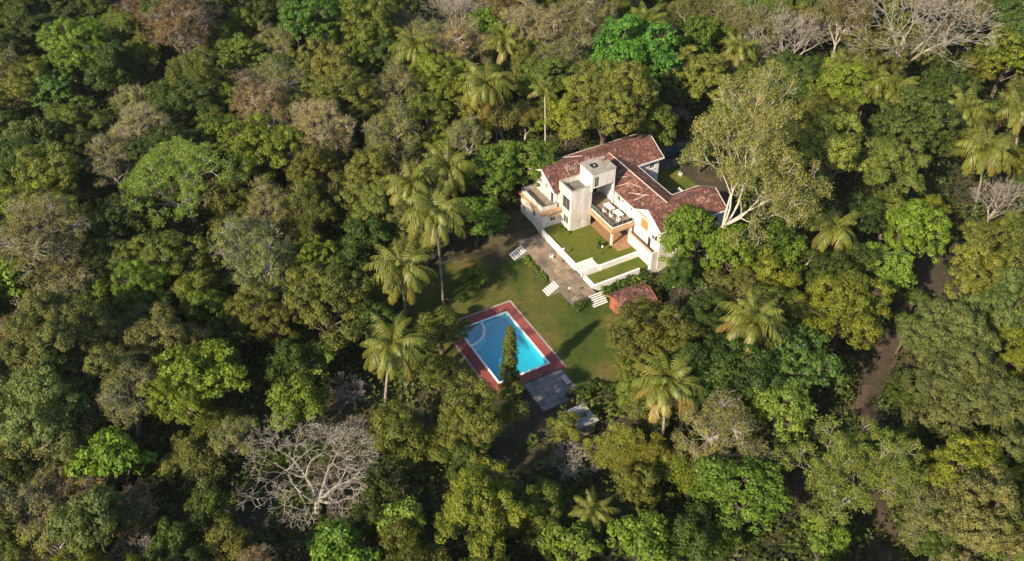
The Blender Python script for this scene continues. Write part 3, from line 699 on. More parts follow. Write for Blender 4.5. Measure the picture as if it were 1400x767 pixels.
# parked car behind the house
car = thing('parked_car', (33.0, -7.4, .02), 'dark teal car parked in the shade behind the house', 'car')
prof = [(-2.0, .35), (-2.05, .62), (-1.95, .82), (-1.2, .92), (-.55, 1.38), (.75, 1.42), (1.45, .98), (1.95, .90), (2.02, .6), (1.98, .35)]
MB().prism([(33.0+p, z+.02) for p, z in prof], 'v', -8.2, -6.6).build('body', 'teal_paint', car, bevel=.06)
for s, vv in ((-1, -8.205), (1, -6.595)):
    for seg in ([(-1.0, .96), (-.5, 1.32), (.05, 1.34), (.05, .96)], [(.12, .96), (.12, 1.34), (.7, 1.34), (1.2, 1.0)]):
        lo, hi = sorted((vv, vv+s*.012)); MB().prism([(33.0+p, z+.02) for p, z in seg], 'v', lo, hi).build('window', 'window_glass', car)
MB().add([(31.84, -8.05, .96), (31.84, -6.75, .96), (32.42, -6.85, 1.37), (32.42, -7.95, 1.37)], [(0, 1, 2, 3)]).build('windscreen', 'window_glass', car)
for du in (-1.25, 1.25):
    for vv in (-8.22, -6.78):
        w_ = MB().tube((33+du, vv, .32), (33+du, vv+.2, .32), .3, n=18).build('wheel', 'tyre', car)
        o0 = vv-.006 if vv < -7.4 else vv+.2
        MB().tube((33+du, o0, .32), (33+du, o0+.006, .32), .18, n=12).build('hub', 'grey_metal', w_)
for vv in (-7.95, -7.05): MB().box(30.93, 30.98, vv, vv+.22, .62, .76).build('headlight', 'white_paint', car)
# small red roofed hut below the path
hut = thing('brick_hut', (3.0, 22.2, -2.3), 'small brick hut with a low red tiled roof beside the hedge', 'hut')
hw_ = MB(); wall_with_holes(hw_, 'v', .3, .5, 20.2, 24.2, -2.4, .1, [(21.6, 22.5, -2.4, -.4)]); wall_with_holes(hw_, 'u', 24.0, 24.2, .5, 5.6, -2.4, .1, [(2, 3.1, -1.4, -.5)])
wall_with_holes(hw_, 'u', 20.2, 20.4, .5, 5.6, -2.4, .1); wall_with_holes(hw_, 'v', 5.4, 5.6, 20.4, 24.0, -2.4, .1); hw_.build('wall', 'brick_red', hut)
MB().box(.36, .42, 21.62, 22.48, -2.2, -.42).build('door', 'wood', hut); MB().box(2.02, 3.08, 24.1, 24.14, -1.38, -.52).build('window', 'window_glass', hut)
hr_ = MB(); hr_.prism([(19.8, .05), (22.2, 1.0), (24.6, .05), (24.6, .16), (22.2, 1.11), (19.8, .16)], 'u', -.1, 6.0); hro = hr_.build('roof', 'wood', hut)
BASE_house = BASE[house]; BASE[house] = BASE[hut]
slope(hro, 'u', -.1, 6.0, 19.8, 22.2, .18, 1.13); slope(hro, 'u', -.1, 6.0, 24.6, 22.2, .18, 1.13)
BASE[house] = BASE_house
for s, (a, b_) in enumerate(((19.8, 22.2), (24.6, 22.2))):
    for u0 in (-.2, 6.005): MB().prism([(a, .0), (b_, .95), (b_, 1.25), (a, .3)], 'u', u0, u0+.095).build('bargeboard', 'brick_red', hro)
# pump shed with a sheet roof under the trees below the terrace
shed = thing('pump_shed', (-17.2, 38.8, -2.3), 'small shed with a pale grey sheet roof below the slab terrace', 'shed')
sw = MB()
for a in ((-18.8, -15.6, 37.2, 37.38), (-18.8, -15.6, 40.3, 40.48), (-18.8, -18.62, 37.382, 40.298), (-15.78, -15.6, 37.382, 40.298)): sw.box(*a, -2.5, -.25)
sw.build('wall', 'concrete', shed)
for k in range(5):
    u0 = -19.1+k*.78
    MB().prism([(36.9, -.20+.012*(k % 2)), (40.8, .12+.012*(k % 2)), (40.8, .17+.012*(k % 2)), (36.9, -.15+.012*(k % 2))], 'u', u0, u0+.80).build('roof_sheet', 'sheet_roof', shed)
# pale slab beside the track
sl = tag(MB().box(-.9, .9, -1.2, 1.2, 0, .5).build('concrete_slab', 'concrete', base=(0, 0, 0), bevel=.05), 'pale concrete slab lying by the dirt clearing', 'slab')
sx, sy, _ = unproject(1285, 322, .3); sl.location = (sx, sy, ground(sx, sy)-.05); sl.rotation_euler = (0, 0, .4)
# lamp posts
def lamp(u, v, z, h, label):
    t = thing('lamp_post', (u, v, z), label, 'lamp')
    MB().lathe((u, v, z), [(.12, 0), (.12, .15), (.05, .2), (.04, h)], 10).build('pole', 'dark_metal', t)
    MB().lathe((u, v, z+h), [(.05, 0), (.14, .05), (.16, .3), (.02, .42)], 12).build('lantern', 'white_paint', t)
lamp(-4.95, 16.6, -2.25, 3.3, 'thin dark lamp post at the foot of the paved path')
lamp(5.0, 10.6, 0, 1.3, 'short lamp post on the upper lawn beside a dark slim shrub')
lamp(-.9, 8.2, -1.0, 2.4, 'thin dark lamp post on the path against the white wall')
# things heaped behind the brick hut
for k, (u, v, w_, d_, h_, mt, lb, nm) in enumerate(((14.9, 22.9, .9, 1.8, .5, 'white_paint', 'white concrete trough under the trees in front of the house', 'trough'), (13.2, 21.6, .3, .3, 1.8, 'orange_cloth', 'slim red brick post under the trees in front of the house', 'post'), (12.0, 21.0, .22, .22, 1.2, 'white_paint', 'slim white post under the trees in front of the house', 'post'))):
    z = float(ground_uv(u, v))-.05
    t = thing(nm, (u, v, z), lb, nm)
    if nm == 'trough':
        q = MB()
        for a in ((u-w_, u+w_, v-d_, v-d_+.12), (u-w_, u+w_, v+d_-.12, v+d_), (u-w_, u-w_+.12, v-d_+.122, v+d_-.122), (u+w_-.12, u+w_, v-d_+.122, v+d_-.122)): q.box(*a, z, z+h_)
        q.build('trough_wall', mt, t); MB().box(u-w_+.122, u+w_-.122, v-d_+.122, v+d_-.122, z, z+.15).build('trough_floor', 'concrete', t)
    else:
        MB().box(u-w_, u+w_, v-w_, v+w_, z, z+h_).build('shaft', mt, t, bevel=.02); MB().box(u-w_-.05, u+w_+.05, v-w_-.05, v+w_+.05, z+h_+.001, z+h_+.1).build('cap', 'white_paint', t)
# timber beams stacked by the front range
for k in range(2):
    o = MB().box(-.12, .12, -1.8, 1.8, 0, .25).build('timber_beam', 'bark_grey', base=(0, 0, 0))
    x, y = W(28.2+k*.9, 15.4+k*.3); o.location = (x, y, ground(x, y)+.02); o.rotation_euler = (0, 0, ANG-.5+k*.12)
    tag(o, 'grey timber beam lying on the ground by the big pale tree', 'beam', 'timber beams by the front range')

# ------------------------------------------------------------------ vegetation: prototypes
def tubes(segs, sides):
    """segs (n,8): x0 y0 z0 x1 y1 z1 r0 r1 -> V, F"""
    S = np.asarray(segs, float); n = len(S); P, Q = S[:, :3], S[:, 3:6]; d = Q-P
    d /= np.linalg.norm(d, axis=1, keepdims=True)+1e-9
    ref = np.where(np.abs(d[:, 2:3]) < .9, np.array([[0, 0, 1.]]), np.array([[1., 0, 0]]))
    a = np.cross(d, ref); a /= np.linalg.norm(a, axis=1, keepdims=True)+1e-9; b = np.cross(d, a)
    an = np.arange(sides)*2*math.pi/sides
    ring = np.cos(an)[None, :, None]*a[:, None]+np.sin(an)[None, :, None]*b[:, None]
    V = np.concatenate([P[:, None]+ring*S[:, 6][:, None, None], Q[:, None]+ring*S[:, 7][:, None, None]], 1).reshape(-1, 3)
    k = np.arange(sides); f = np.stack([k, (k+1) % sides, (k+1) % sides+sides, k+sides], -1)
    F = (np.arange(n)[:, None, None]*2*sides+f[None]).reshape(-1, 4); return V, F
def merge(parts):
    Vs, Fs, n = [], [], 0
    for V, F in parts: Vs.append(V); Fs.append(F+n); n += len(V)
    return np.concatenate(Vs), np.concatenate(Fs)
def limb(rg, p, q, r0, r1, n=5, wob=.08, sag=0.0):
    """curved limb as n short segments"""
    p = np.array(p, float); q = np.array(q, float); L_ = np.linalg.norm(q-p); pts = []
    off = rg.normal(0, wob*L_, 3); off[2] = abs(off[2])*.5+sag*L_
    for k in range(n+1):
        t = k/n; pts.append(p+(q-p)*t+off*math.sin(math.pi*t)+(rg.normal(0, .02*L_, 3) if 0 < k < n else 0))
    return [(*pts[k], *pts[k+1], r0+(r1-r0)*k/n, r0+(r1-r0)*(k+1)/n) for k in range(n)]
def leaf_quads(rg, P, Nrm, size, aspect, tint, fold=.0):
    n = len(P); Nn = Nrm/(np.linalg.norm(Nrm, axis=1, keepdims=True)+1e-9)
    r = rg.normal(size=(n, 3)); a = np.cross(Nn, r); a /= np.linalg.norm(a, axis=1, keepdims=True)+1e-9; b = np.cross(Nn, a)
    s = size*rg.uniform(.65, 1.3, (n, 1)); w = s*aspect
    V = np.stack([P-a*s*.5, P+b*w*.5-a*s*.05+Nn*s*fold, P+a*s*.5-Nn*s*.12, P-b*w*.5-a*s*.05+Nn*s*fold], 1).reshape(-1, 3)
    return V, np.arange(4*n).reshape(n, 4), tint
def unit(rg, n):
    d = rg.normal(size=(n, 3)); return d/np.linalg.norm(d, axis=1, keepdims=True)
def crown_tree(seed, R, style):
    """returns (trunk mesh, crown mesh, crown centre height, top)"""
    rg = np.random.default_rng(seed)
    if style == 'lush': flat_, n_lobe, lobe_r, n_tip, clump, lf, asp = .95, int(11+1.2*R), .36, 20, .72, .42, .62
    elif style == 'dry': flat_, n_lobe, lobe_r, n_tip, clump, lf, asp = .85, int(12+1.3*R), .36, 22, .72, .25, .5
    elif style == 'bush': flat_, n_lobe, lobe_r, n_tip, clump, lf, asp = .8, 7, .5, 10, .35, .26, .6
    else: flat_, n_lobe, lobe_r, n_tip, clump, lf, asp = .88, int(13+R*1.5), .33, 21, .68, .29, .55
    cz = (1.15*R+2.0) if style != 'bush' else .75*R
    # lobes over the dome, unevenly
    lobes = []
    for k in range(n_lobe):
        f = (k+.5)/n_lobe; el = math.asin(1-1.55*f)
        az = k*2.39996+rg.uniform(-.5, .5); rr = R*rg.uniform(.42, .95)*(1+.10*math.sin(az*2+seed)+.08*math.sin(az*3+seed*2))
        lobes.append((np.array([math.cos(el)*math.cos(az)*rr, math.cos(el)*math.sin(az)*rr, cz+math.sin(el)*rr*flat_+rg.uniform(-.06, .10)*R]), R*lobe_r*rg.uniform(.5, 1.3)))
    segs_big, segs_small = [], []
    fork = np.array([rg.normal(0, .05*R), rg.normal(0, .05*R), cz*.5])
    tr_r = .055*R+.06
    segs_big += limb(rg, (0, 0, -.3), fork, tr_r*1.25, tr_r, 4, .03)
    Pl, Nl, Tl = [], [], []
    for c, lr in lobes:
        segs_big += limb(rg, fork+(0, 0, rg.uniform(-.1, .15)*cz), c, tr_r*.5, tr_r*.16, 5, .10)
        nt_ = max(6, int(n_tip*(lr/(R*lobe_r))**2*rg.uniform(.8, 1.2)))
        if style == 'bush': nt_ = 8
        elif R > 7: nt_ = int(nt_*1.9)
        elif R < 4.5: nt_ = int(nt_*.6)
        d = unit(rg, nt_); d[:, 2] = np.where(d[:, 2] < -.35, -d[:, 2], d[:, 2])
        tips = c+d*lr*rg.uniform(.72, 1.08, (nt_, 1))*np.array([1, 1, .85])
        lobe_t = rg.uniform(-.12, .12)
        for t, dd in zip(tips, d):
            if rg.random() < (.9 if style == 'dry' else .45): segs_small += limb(rg, c, t, tr_r*.14, .015, 2, .08)
            nl = {'lush': 40, 'dry': 46, 'bush': 34}.get(style, 78)
            nl = int(nl*rg.uniform(.6, 1.3)); q = unit(rg, nl)*(rg.uniform(.15, 1, (nl, 1))**.45)*clump*np.array([1, 1, .62])
            if style == 'dry' and rg.random() < .3: q = q[:nl//3]; nl = len(q)
            Pl.append(t+q); Nl.append(q*1.1/clump+dd*.45+np.array([0, 0, .35])+rg.normal(0, .34, (nl, 3)))
            Tl.append(np.clip(.42+lobe_t+rg.uniform(-.22, .22)+rg.normal(0, .18, nl), 0, 1))
            if style == 'dry':
                for _ in range(3):
                    e = t+unit(rg, 1)[0]*clump*1.2; segs_small.append((*t, *e, .02, .008))
    V, F, ti = leaf_quads(rg, np.concatenate(Pl), np.concatenate(Nl), lf, asp, np.concatenate(Tl))
    bk = {'dry': 'bark_grey', 'lush': 'bark_brown', 'bush': 'bark_brown'}.get(style, 'bark_brown')
    parts = [tubes(segs_big, 6)]
    if segs_small: parts.append(tubes(segs_small, 3))
    tv, tf = merge(parts)
    return (np_mesh('trunk', tv, tf, bk, smooth=True), np_mesh('crown', V, F, 'dry_leaf' if style == 'dry' else 'leaf', ti), cz, R)
def branch_tree(seed, R, leafy, bk='bark_pale', spread=.62, levels=5, twigs=1.0, trunk_f=.28, top_f=1.9, low=0.0, girth=1.0):
    """open tree from a forking skeleton; leafy 0..1"""
    rg = np.random.default_rng(seed); big, small, tips = [], [], []
    Ht = R*top_f
    def grow(p, d, L_, r, lv):
        n = 3 if lv < 4 else 2; q = p.copy()
        for k in range(n):
            d = d+rg.normal(0, .13, 3)+np.array([0, 0, .05 if lv < levels-1 else .02]); d = d/np.linalg.norm(d)
            e = q+d*L_/n; ra, rb_ = max(r*(1-.35*k/n), .024), max(r*(1-.35*(k+1)/n), .020)
            (big if lv < 3 else small).append((*q, *e, ra, rb_)); q = e
            if lv >= 3 and k < n-1 and rg.random() < .6*twigs:
                s = d+rg.normal(0, .8, 3); s /= np.linalg.norm(s); f = q+s*L_*.55; small.append((*q, *f, max(rb_*.6, .020), .012)); tips.append((f, s, lv))
        if low and 1 < lv < levels and rg.random() < low: tips.append((q, d, lv))
        if lv == levels: tips.append((q, d, lv)); return
        nc = 4 if lv == 0 else (3 if rg.random() < .65 else 2)
        if lv == 0: nc = 5
        az0 = rg.uniform(0, 6.28)
        for c in range(nc):
            az = az0+c*6.283/nc+rg.uniform(-.4, .4); sp = spread*rg.uniform(.6, 1.35)
            ref = np.array([1., 0, 0]) if abs(d[0]) < .8 else np.array([0, 1., 0])
            a = np.cross(d, ref); a /= np.linalg.norm(a); b = np.cross(d, a)
            nd = d*math.cos(sp)+(a*math.cos(az)+b*math.sin(az))*math.sin(sp)
            if nd[2] < -.1: nd[2] *= .3
            if spread > .8 and lv > 1: nd[2] *= .75
            grow(q.copy(), nd/np.linalg.norm(nd), L_*rg.uniform(.62, .86), rb_*rg.uniform(.55, .75), lv+1)
    grow(np.array([0., 0, -.3]), np.array([0., 0, 1.]), Ht*trunk_f, (.042*R+.05)*girth, 0)
    allp = np.array([t[0] for t in tips]); rad = np.percentile(np.hypot(allp[:, 0], allp[:, 1]), 93)
    zmid = np.median(allp[:, 2]); s = R/rad
    def sc(S):
        S = np.array(S); S[:, :6] *= s; return S
    tv, tf = merge([tubes(sc(big), 6), tubes(sc(small), 3)])
    tm = np_mesh('trunk', tv, tf, bk, smooth=True); cm = None
    if leafy > 0:
        Pl, Nl, Tl = [], [], []
        for (t, dd, lv) in tips:
            if rg.random() > leafy+.25: continue
            nl = int(72*leafy*rg.uniform(.4, 1.5))+3; q = unit(rg, nl)*rg.uniform(.2, 1, (nl, 1))*.75*np.array([1, 1, .8])
            Pl.append(t*s+q+dd*.25); Nl.append(q+np.array([0, 0, .5])+rg.normal(0, .6, (nl, 3))); Tl.append(np.clip(.45+rg.uniform(-.18, .18)+rg.normal(0, .17, nl), 0, 1))
        V, F, ti = leaf_quads(rg, np.concatenate(Pl), np.concatenate(Nl), .27, .42, np.concatenate(Tl))
        cm = np_mesh('crown', V, F, 'leaf', ti)
    return tm, cm, zmid*s, R
PROTO = {
 'B': [crown_tree(100+k, R, 'broad') for k, R in enumerate((3.4, 3.4, 5.4, 5.4, 5.4, 8.0, 8.0))],
 'L': [crown_tree(200+k, R, 'lush') for k, R in enumerate((3.2, 3.2, 5.2, 5.2, 7.5))],
 'G': [crown_tree(300+k, R, 'dry') for k, R in enumerate((3.4, 5.2, 5.2, 7.2))],
 'F': [branch_tree(400+k, R, lf, 'bark_pale', sp, 5, 1.0) for k, (R, lf, sp) in enumerate(((4.5, .8, .55), (6.5, .75, .6), (6.5, .9, .5), (9.0, .95, .5)))] + [branch_tree(451, 11.0, .48, 'bark_pale', .40, 6, 1.2, .12, 1.9, .7, .8)],
 'N': [branch_tree(500+k, R, 0, 'bark_grey', sp, 7 if R > 6 else 6, .5, tf_, tp_, 0, 1.35) for k, (R, sp, tf_, tp_) in enumerate(((4.0, .5, .3, 2.2), (5.5, .62, .2, 1.5), (9.5, .6, .2, 1.5), (10.0, .62, .16, 1.2), (10.5, .82, .10, 1.0)))],
 'K': [crown_tree(600+k, 1.3, 'bush') for k in range(3)],
}
TONE = {'ol': (.090, .104, .022), 'ox': (.116, .134, .032), 'dk': (.044, .068, .015), 'br': (.070, .124, .018), 'bx': (.055, .128, .020), 'yg': (.118, .138, .018),
        'gg': (.092, .105, .038), 'tn': (.128, .116, .058), 'to': (.104, .104, .034), 'rb': (.100, .068, .036), 'lm': (.120, .182, .034), 'lx': (.092, .140, .020), 'bg': (.056, .102, .028), 'po': (.135, .142, .050)}
WORD = {'ol': 'olive green', 'ox': 'light olive green', 'dk': 'dark green', 'br': 'bright green', 'bx': 'vivid emerald green', 'yg': 'yellow-green', 'gg': 'grey-green', 'tn': 'grey-brown',
        'to': 'brownish olive', 'rb': 'rusty brown', 'lm': 'lime green', 'lx': 'fresh green', 'bg': 'bluish green', 'po': 'pale olive'}
KIND = {'B': ('broadleaf_tree', 'broadleaf tree', 'tree'), 'L': ('leafy_tree', 'dense leafy tree', 'tree'), 'G': ('dry_tree', 'dry twiggy tree', 'tree'),
        'F': ('open_tree', 'open pale-limbed tree', 'tree'), 'N': ('bare_tree', 'leafless bare tree', 'tree'), 'K': ('shrub', 'rounded shrub', 'shrub')}
def zone(x, y):
    u, v = UV(x, y); td = float(track_d(np.array(x), np.array(y)))
    if td < 7: return 'along the dirt track'
    if math.hypot(max(-24-u, 0, u+13), max(11-v, 0, v-28)) < 8: return 'beside the swimming pool'
    if u > 27: return 'in the woods on the courtyard side of the villa'
    if v < -9: return 'in the forest behind the long tiled roof'
    if -8 < u < 28 and v > 16: return 'in the woods in front of the brick hut'
    if v > 30: return 'in the woods below the slab terrace'
    if u < -45: return 'deep in the forest far beyond the pool'
    return 'at the forest edge past the pool lawn'
TREES = []; DEFER = []; MARKS = []
def add_tree(kind, x, y, R, tone, label=None, hs=1.0, var=None, sink=0.0, name=None, group=None, rot=None, zb=None, jit=.1):
    ps = PROTO[kind]
    if var is None:
        best = sorted([k for k in range(len(ps)) if not (kind in 'FN' and k == 4)], key=lambda k: abs(math.log(ps[k][3]/R)))
        close = [k for k in best if abs(ps[k][3]-ps[best[0]][3]) < .6]; var = close[rng.integers(len(close))]
    tm, cm, cz, PR = ps[var]; s = R/PR
    nm, words, cat = KIND[kind]; nm = name or nm
    o = bpy.data.objects.new(nm, None); COL.objects.link(o); o.empty_display_size = .5
    z = (ground(x, y) if zb is None else zb)-.1-sink
    o.location = (x, y, z); o.rotation_euler = (0, 0, rng.uniform(0, 6.28) if rot is None else rot)
    o.scale = (s*rng.uniform(.86, 1.16), s*rng.uniform(.86, 1.16), s*hs*(rng.uniform(.9, 1.18) if label is None else 1))
    if kind in 'BLG': o.rotation_euler = (rng.normal(0, .07), rng.normal(0, .07), o.rotation_euler[2])
    t = bpy.data.objects.new('trunk', tm); COL.objects.link(t); t.parent = o
    if cm:
        c = bpy.data.objects.new('crown', cm); COL.objects.link(c); c.parent = o
        base = np.array(TONE[tone])*(1.42, 1.38, 1.05); j = rng.uniform(1-jit*1.8, 1+jit*1.8)*(1+rng.uniform(-jit, jit, 3)); c.color = (*np.clip(base*j, 0, 1), 1)
    if label is None:
        size = 'tall' if R*hs > 6.6 else ('small' if R < 3.6 else 'medium-sized')
        DEFER.append((o, x, y, (f'{size} {WORD[tone]} {words} ' if cm else f'{size} {words} ')))
    elif kind != 'K': MARKS.append((x, y, label))
    tag(o, label, cat, group); TREES.append((x, y, min(R*1.1, 13) if kind == 'N' else min(R, 6.5))); return o
def tree_px(px, py, rp, kind, tone, label=None, hs=1.0, **kw):
    rp *= 1.18 if label is None else 1.08
    """a tree whose crown centre is seen at (px, py) with half-width rp: solve its place on the ground"""
    R = rp*155/FPX; zg = -1.5
    for _ in range(4):
        ps = PROTO[kind]; k = kw.get('var'); k = min(range(len(ps)-(kind in 'FN')), key=lambda i: abs(math.log(ps[i][3]/R))) if k is None else k; czr = ps[k][2]/ps[k][3]
        x, y, dep = unproject(px, py, zg+R*czr*hs+(.12*R*hs if kind in 'BLG' else 0)); R = rp*dep/FPX; zg = ground(x, y)
    return add_tree(kind, x, y, R, tone, label, hs, **kw)

# ------------------------------------------------------------------ the trees one can tell apart (position seen, half width, kind, tone)
CAT = """
45 40 30 B dk|95 25 26 B dk|98 70 42 B lx|35 112 34 B ol|72 128 26 L bg|105 160 30 B ol|160 40 30 F ox|200 78 24 B yg|150 92 32 B dk|330 35 20 B yg|325 72 28 L lx
155 217 38 G tn|345 128 34 G rb|315 133 18 L yg|25 215 36 B dk|70 238 36 B ox|18 250 30 B dk|222 125 20 L dk|55 190 26 L dk|112 198 22 B dk|300 168 20 B yg|348 200 26 B ol|10 62 26 B dk|18 18 30 B dk|5 170 24 B dk|130 8 26 B dk
405 32 22 L bg|375 52 30 G to|362 8 30 B dk|505 37 36 B ol|525 4 30 B ol|378 108 40 G to|366 152 35 G rb|447 95 38 B ox|492 92 26 L lx|470 135 48 B ox|565 32 28 F gg|540 78 26 B dk|542 128 32 G to
592 97 32 B yg|627 62 32 G tn|606 112 22 B dk|677 14 36 F tn|660 36 22 L lx|632 126 28 B yg|446 175 48 G tn|532 182 40 G to|582 165 26 B ol|602 190 22 B yg|642 188 28 G to|692 168 32 F po|366 207 42 B yg|420 217 32 G to|442 242 35 B ol|512 245 34 B ox|562 208 20 B dk|640 228 22 L dk
50 277 42 B yg|102 272 24 B ol|62 330 58 G to|10 302 26 B dk|182 312 36 L dk|15 380 30 L lx|222 345 45 B ol|187 392 36 B lx|262 377 26 B ol|96 385 32 G tn|65 420 32 G tn|40 455 28 G to|122 407 30 B yg|106 470 68 B gg|206 470 54 B gg|336 420 36 B ox|272 402 30 B ol|296 430 26 B lx|336 347 42 G gg|290 498 50 L yg|15 470 30 G rb|322 285 30 B ol
365 292 36 G to|426 312 42 F ol|430 272 26 B ol|416 395 30 B ol|442 420 45 B ol|482 388 30 B dk|365 372 36 G gg|372 440 36 B ol|500 332 30 B dk|446 485 30 L lm|402 500 30 B dk|500 430 25 B dk
60 560 54 B gg|50 600 36 G to|96 600 38 B gg|170 542 40 G gg|122 556 26 B bg|252 545 42 B yg|280 588 34 F ol|165 630 38 L lx|110 640 26 B yg|85 706 28 G rb|30 690 38 G tn|130 715 40 B gg|190 690 30 G rb|290 692 30 B dk|20 640 30 B dk|312 750 30 B ol|240 742 30 B dk|20 750 30 B ol|75 742 30 G to
405 550 34 B lx|462 745 36 L br|520 668 26 L dk|546 748 30 B ol|735 690 30 B ol|500 720 26 B dk|580 757 26 L lm|640 625 26 B dk|318 598 26 G to
728 45 38 G tn|806 45 40 G to|780 76 30 G gg|846 8 30 B ol|842 106 26 L br|936 20 32 F tn|1000 30 42 F tn|945 60 26 L lx|946 92 38 B ox|756 106 30 B ol|896 165 26 B ol|716 170 26 F po|776 166 26 B yg|722 218 34 L lx|932 116 26 B yg|722 80 26 B ol|906 126 30 L dk|970 42 24 L lx|790 14 22 B dk
1050 20 46 F tn|1150 18 46 F tn|1300 20 46 F tn|1130 162 36 B ol|1130 212 44 B ox|1222 236 40 B ox|1262 138 22 B ol|1336 92 26 B ol|1300 120 32 B dk|1390 20 32 B bg|1280 190 30 B dk|1182 200 30 B dk|1200 72 34 B to
1092 292 28 F ox|1064 344 32 L lx|1002 350 34 L lx|1250 312 36 L lx|1212 290 30 B ol|1275 280 18 B yg|1346 362 48 B ox|1372 330 38 B ol|1380 430 45 B gg|1000 402 34 B to|1182 300 28 B dk|886 450 48 B ol|960 440 38 B dk|858 500 22 B ol|935 385 22 B dk
860 532 20 B ox|846 600 36 F ox|896 612 42 F yg|772 578 19 B ox|960 205 16 L dk|862 665 26 B ol|876 742 36 L lx|782 757 30 L lx|742 735 26 B dk|985 728 26 L lx|1195 622 26 L bg|1340 722 58 B gg|1390 690 30 B dk|1282 742 26 B dk|1120 742 30 L lx|1246 600 18 B dk|1262 655 24 B dk|1240 545 16 B dk|1236 452 20 L dk|1250 405 16 L dk|1228 520 14 L dk|1390 602 30 F to|1392 745 30 B ol
"""
for row in CAT.replace('\n', '|').split('|'):
    if row.strip():
        a = row.split(); tree_px(float(a[0]), float(a[1]), float(a[2]), a[3], a[4])
NOTED = [
 (245, 32, 52, 'G', 'rb', 'wide rusty brown dry tree standing deep in the far forest', 1.0),
 (265, 102, 42, 'F', 'ol', 'open olive tree with bare lower limbs beside the rusty brown tree', 1.1),
 (252, 228, 78, 'F', 'lm', 'wide pale lime umbrella tree with exposed grey limbs', .85),
 (190, 158, 26, 'N', 'ol', 'small pale dead tree standing among dark green forest trees', 1.0),
 (440, 28, 48, 'L', 'bx', 'vivid emerald tree with large leaves at the far end of the forest', 1.0),
 (620, 8, 50, 'N', 'ol', 'spreading bare tree at the far forest edge behind the palms', .8),
 (678, 236, 37, 'L', 'br', 'deep green dense tree leaning over the balcony end of the house', 1.0),
 (650, 300, 36, 'L', 'br', 'deep green dense tree between the coconut palms and the dirt yard', .72),
 (604, 452, 33, 'B', 'ol', 'low rounded olive tree at the shallow corner of the pool', .72),
 (598, 505, 27, 'B', 'ol', 'small olive tree between the pool and the coconut palm', .7),
 (510, 282, 42, 'B', 'ox', 'light olive tree right behind the row of coconut palms', 1.0),
 (240, 637, 48, 'F', 'po', 'pale open tree with white twigs beside a bright green tree', .9),
 (120, 672, 36, 'G', 'rb', 'low reddish brown thicket tree', .9),
 (182, 752, 40, 'N', 'ol', 'ashen bare treetop beside the reddish thicket', .8),
 (424, 652, 110, 'N', 'ol', 'huge spreading bare white-grey tree', .8),
 (482, 532, 32, 'N', 'ol', 'thin dark bare tree beside the coconut palm near the pool', .9),
 (546, 586, 38, 'B', 'ol', 'medium olive tree between the bare dark tree and the big rounded olive tree', .85),
 (602, 604, 28, 'B', 'ol', 'small olive tree tucked against the big rounded olive tree', .75),
 (654, 566, 55, 'B', 'ol', 'big rounded olive tree shading the near end of the pool', 1.0),
 (655, 692, 64, 'B', 'yg', 'big golden olive tree with rounded clumps below the pool woods', 1.0),
 (555, 702, 34, 'L', 'lm', 'lime green small tree between the bare tree and the golden olive tree', 1.0),
 (870, 72, 54, 'L', 'bx', 'vivid emerald tree under a coconut palm behind the house', 1.0),
 (826, 132, 70, 'B', 'ox', 'broad light olive tree right behind the tiled roof', .95),
 (925, 152, 18, 'N', 'ol', 'small bare tree behind the house courtyard', .9),
 (990, 192, 112, 'F', 'po', 'very tall feathery pale tree with white trunks beside the house', 1.35),
 (1095, 50, 74, 'N', 'ol', 'large bare tree with fanned pale limbs beyond the three palms', .95),
 (1232, 40, 100, 'N', 'ol', 'largest bare tree with wide pale limbs behind the three palms', .9),
 (1250, 165, 48, 'L', 'dk', 'dark green dense tree below the group of three palms', 1.0),
 (1376, 76, 38, 'L', 'yg', 'bright yellow-green tree beside the largest bare tree', 1.0),
 (1365, 262, 44, 'N', 'ol', 'bare twiggy tree below two tilted coconut palms', .9),
 (946, 318, 46, 'L', 'lx', 'bright leafy tree against the corner of the front tiled roof', .75),
 (1154, 418, 56, 'B', 'yg', 'big yellow-green tree beside the leaning coconut palm', 1.0),
 (1216, 372, 36, 'L', 'lm', 'lime green leafy tree by the dirt clearing', 1.0),
 (1312, 455, 64, 'B', 'gg', 'big grey-green tree across the dirt track from the yellow-green tree', 1.0),
 (1090, 492, 50, 'L', 'bg', 'bluish green leafy tree in front of the short coconut palm', 1.0),
 (990, 578, 58, 'G', 'to', 'wide brownish olive twiggy tree between palm and lime tree', .9),
 (774, 628, 38, 'N', 'ol', 'low brown leafless thicket beside the pump shed', .6),
 (946, 657, 46, 'F', 'yg', 'crooked open yellow-olive tree with bare twig ends', .9),
 (1026, 692, 56, 'L', 'br', 'big bright green leafy tree in the woods below the twiggy olive tree', .95),
 (1076, 562, 42, 'L', 'lm', 'lime green tree beside the tall feathery track-side tree', 1.0),
 (1152, 642, 84, 'F', 'ox', 'tall feathery olive tree leaning over the dirt track', 1.0),
 (1332, 532, 68, 'B', 'gg', 'big grey-green spreading tree with a pale trunk beside the track', 1.0),
 (1322, 642, 54, 'B', 'yg', 'golden green tree beside the dirt track below the spreading tree', 1.0),
]
for (px, py, rp, k, tn, lb, hs) in NOTED: tree_px(px, py, rp, k, tn, lb, hs, jit=.05, **({'var': 4} if 'huge' in lb else ({'var': 3} if 'umbrella' in lb else ({'var': 4} if 'very tall' in lb else {}))))

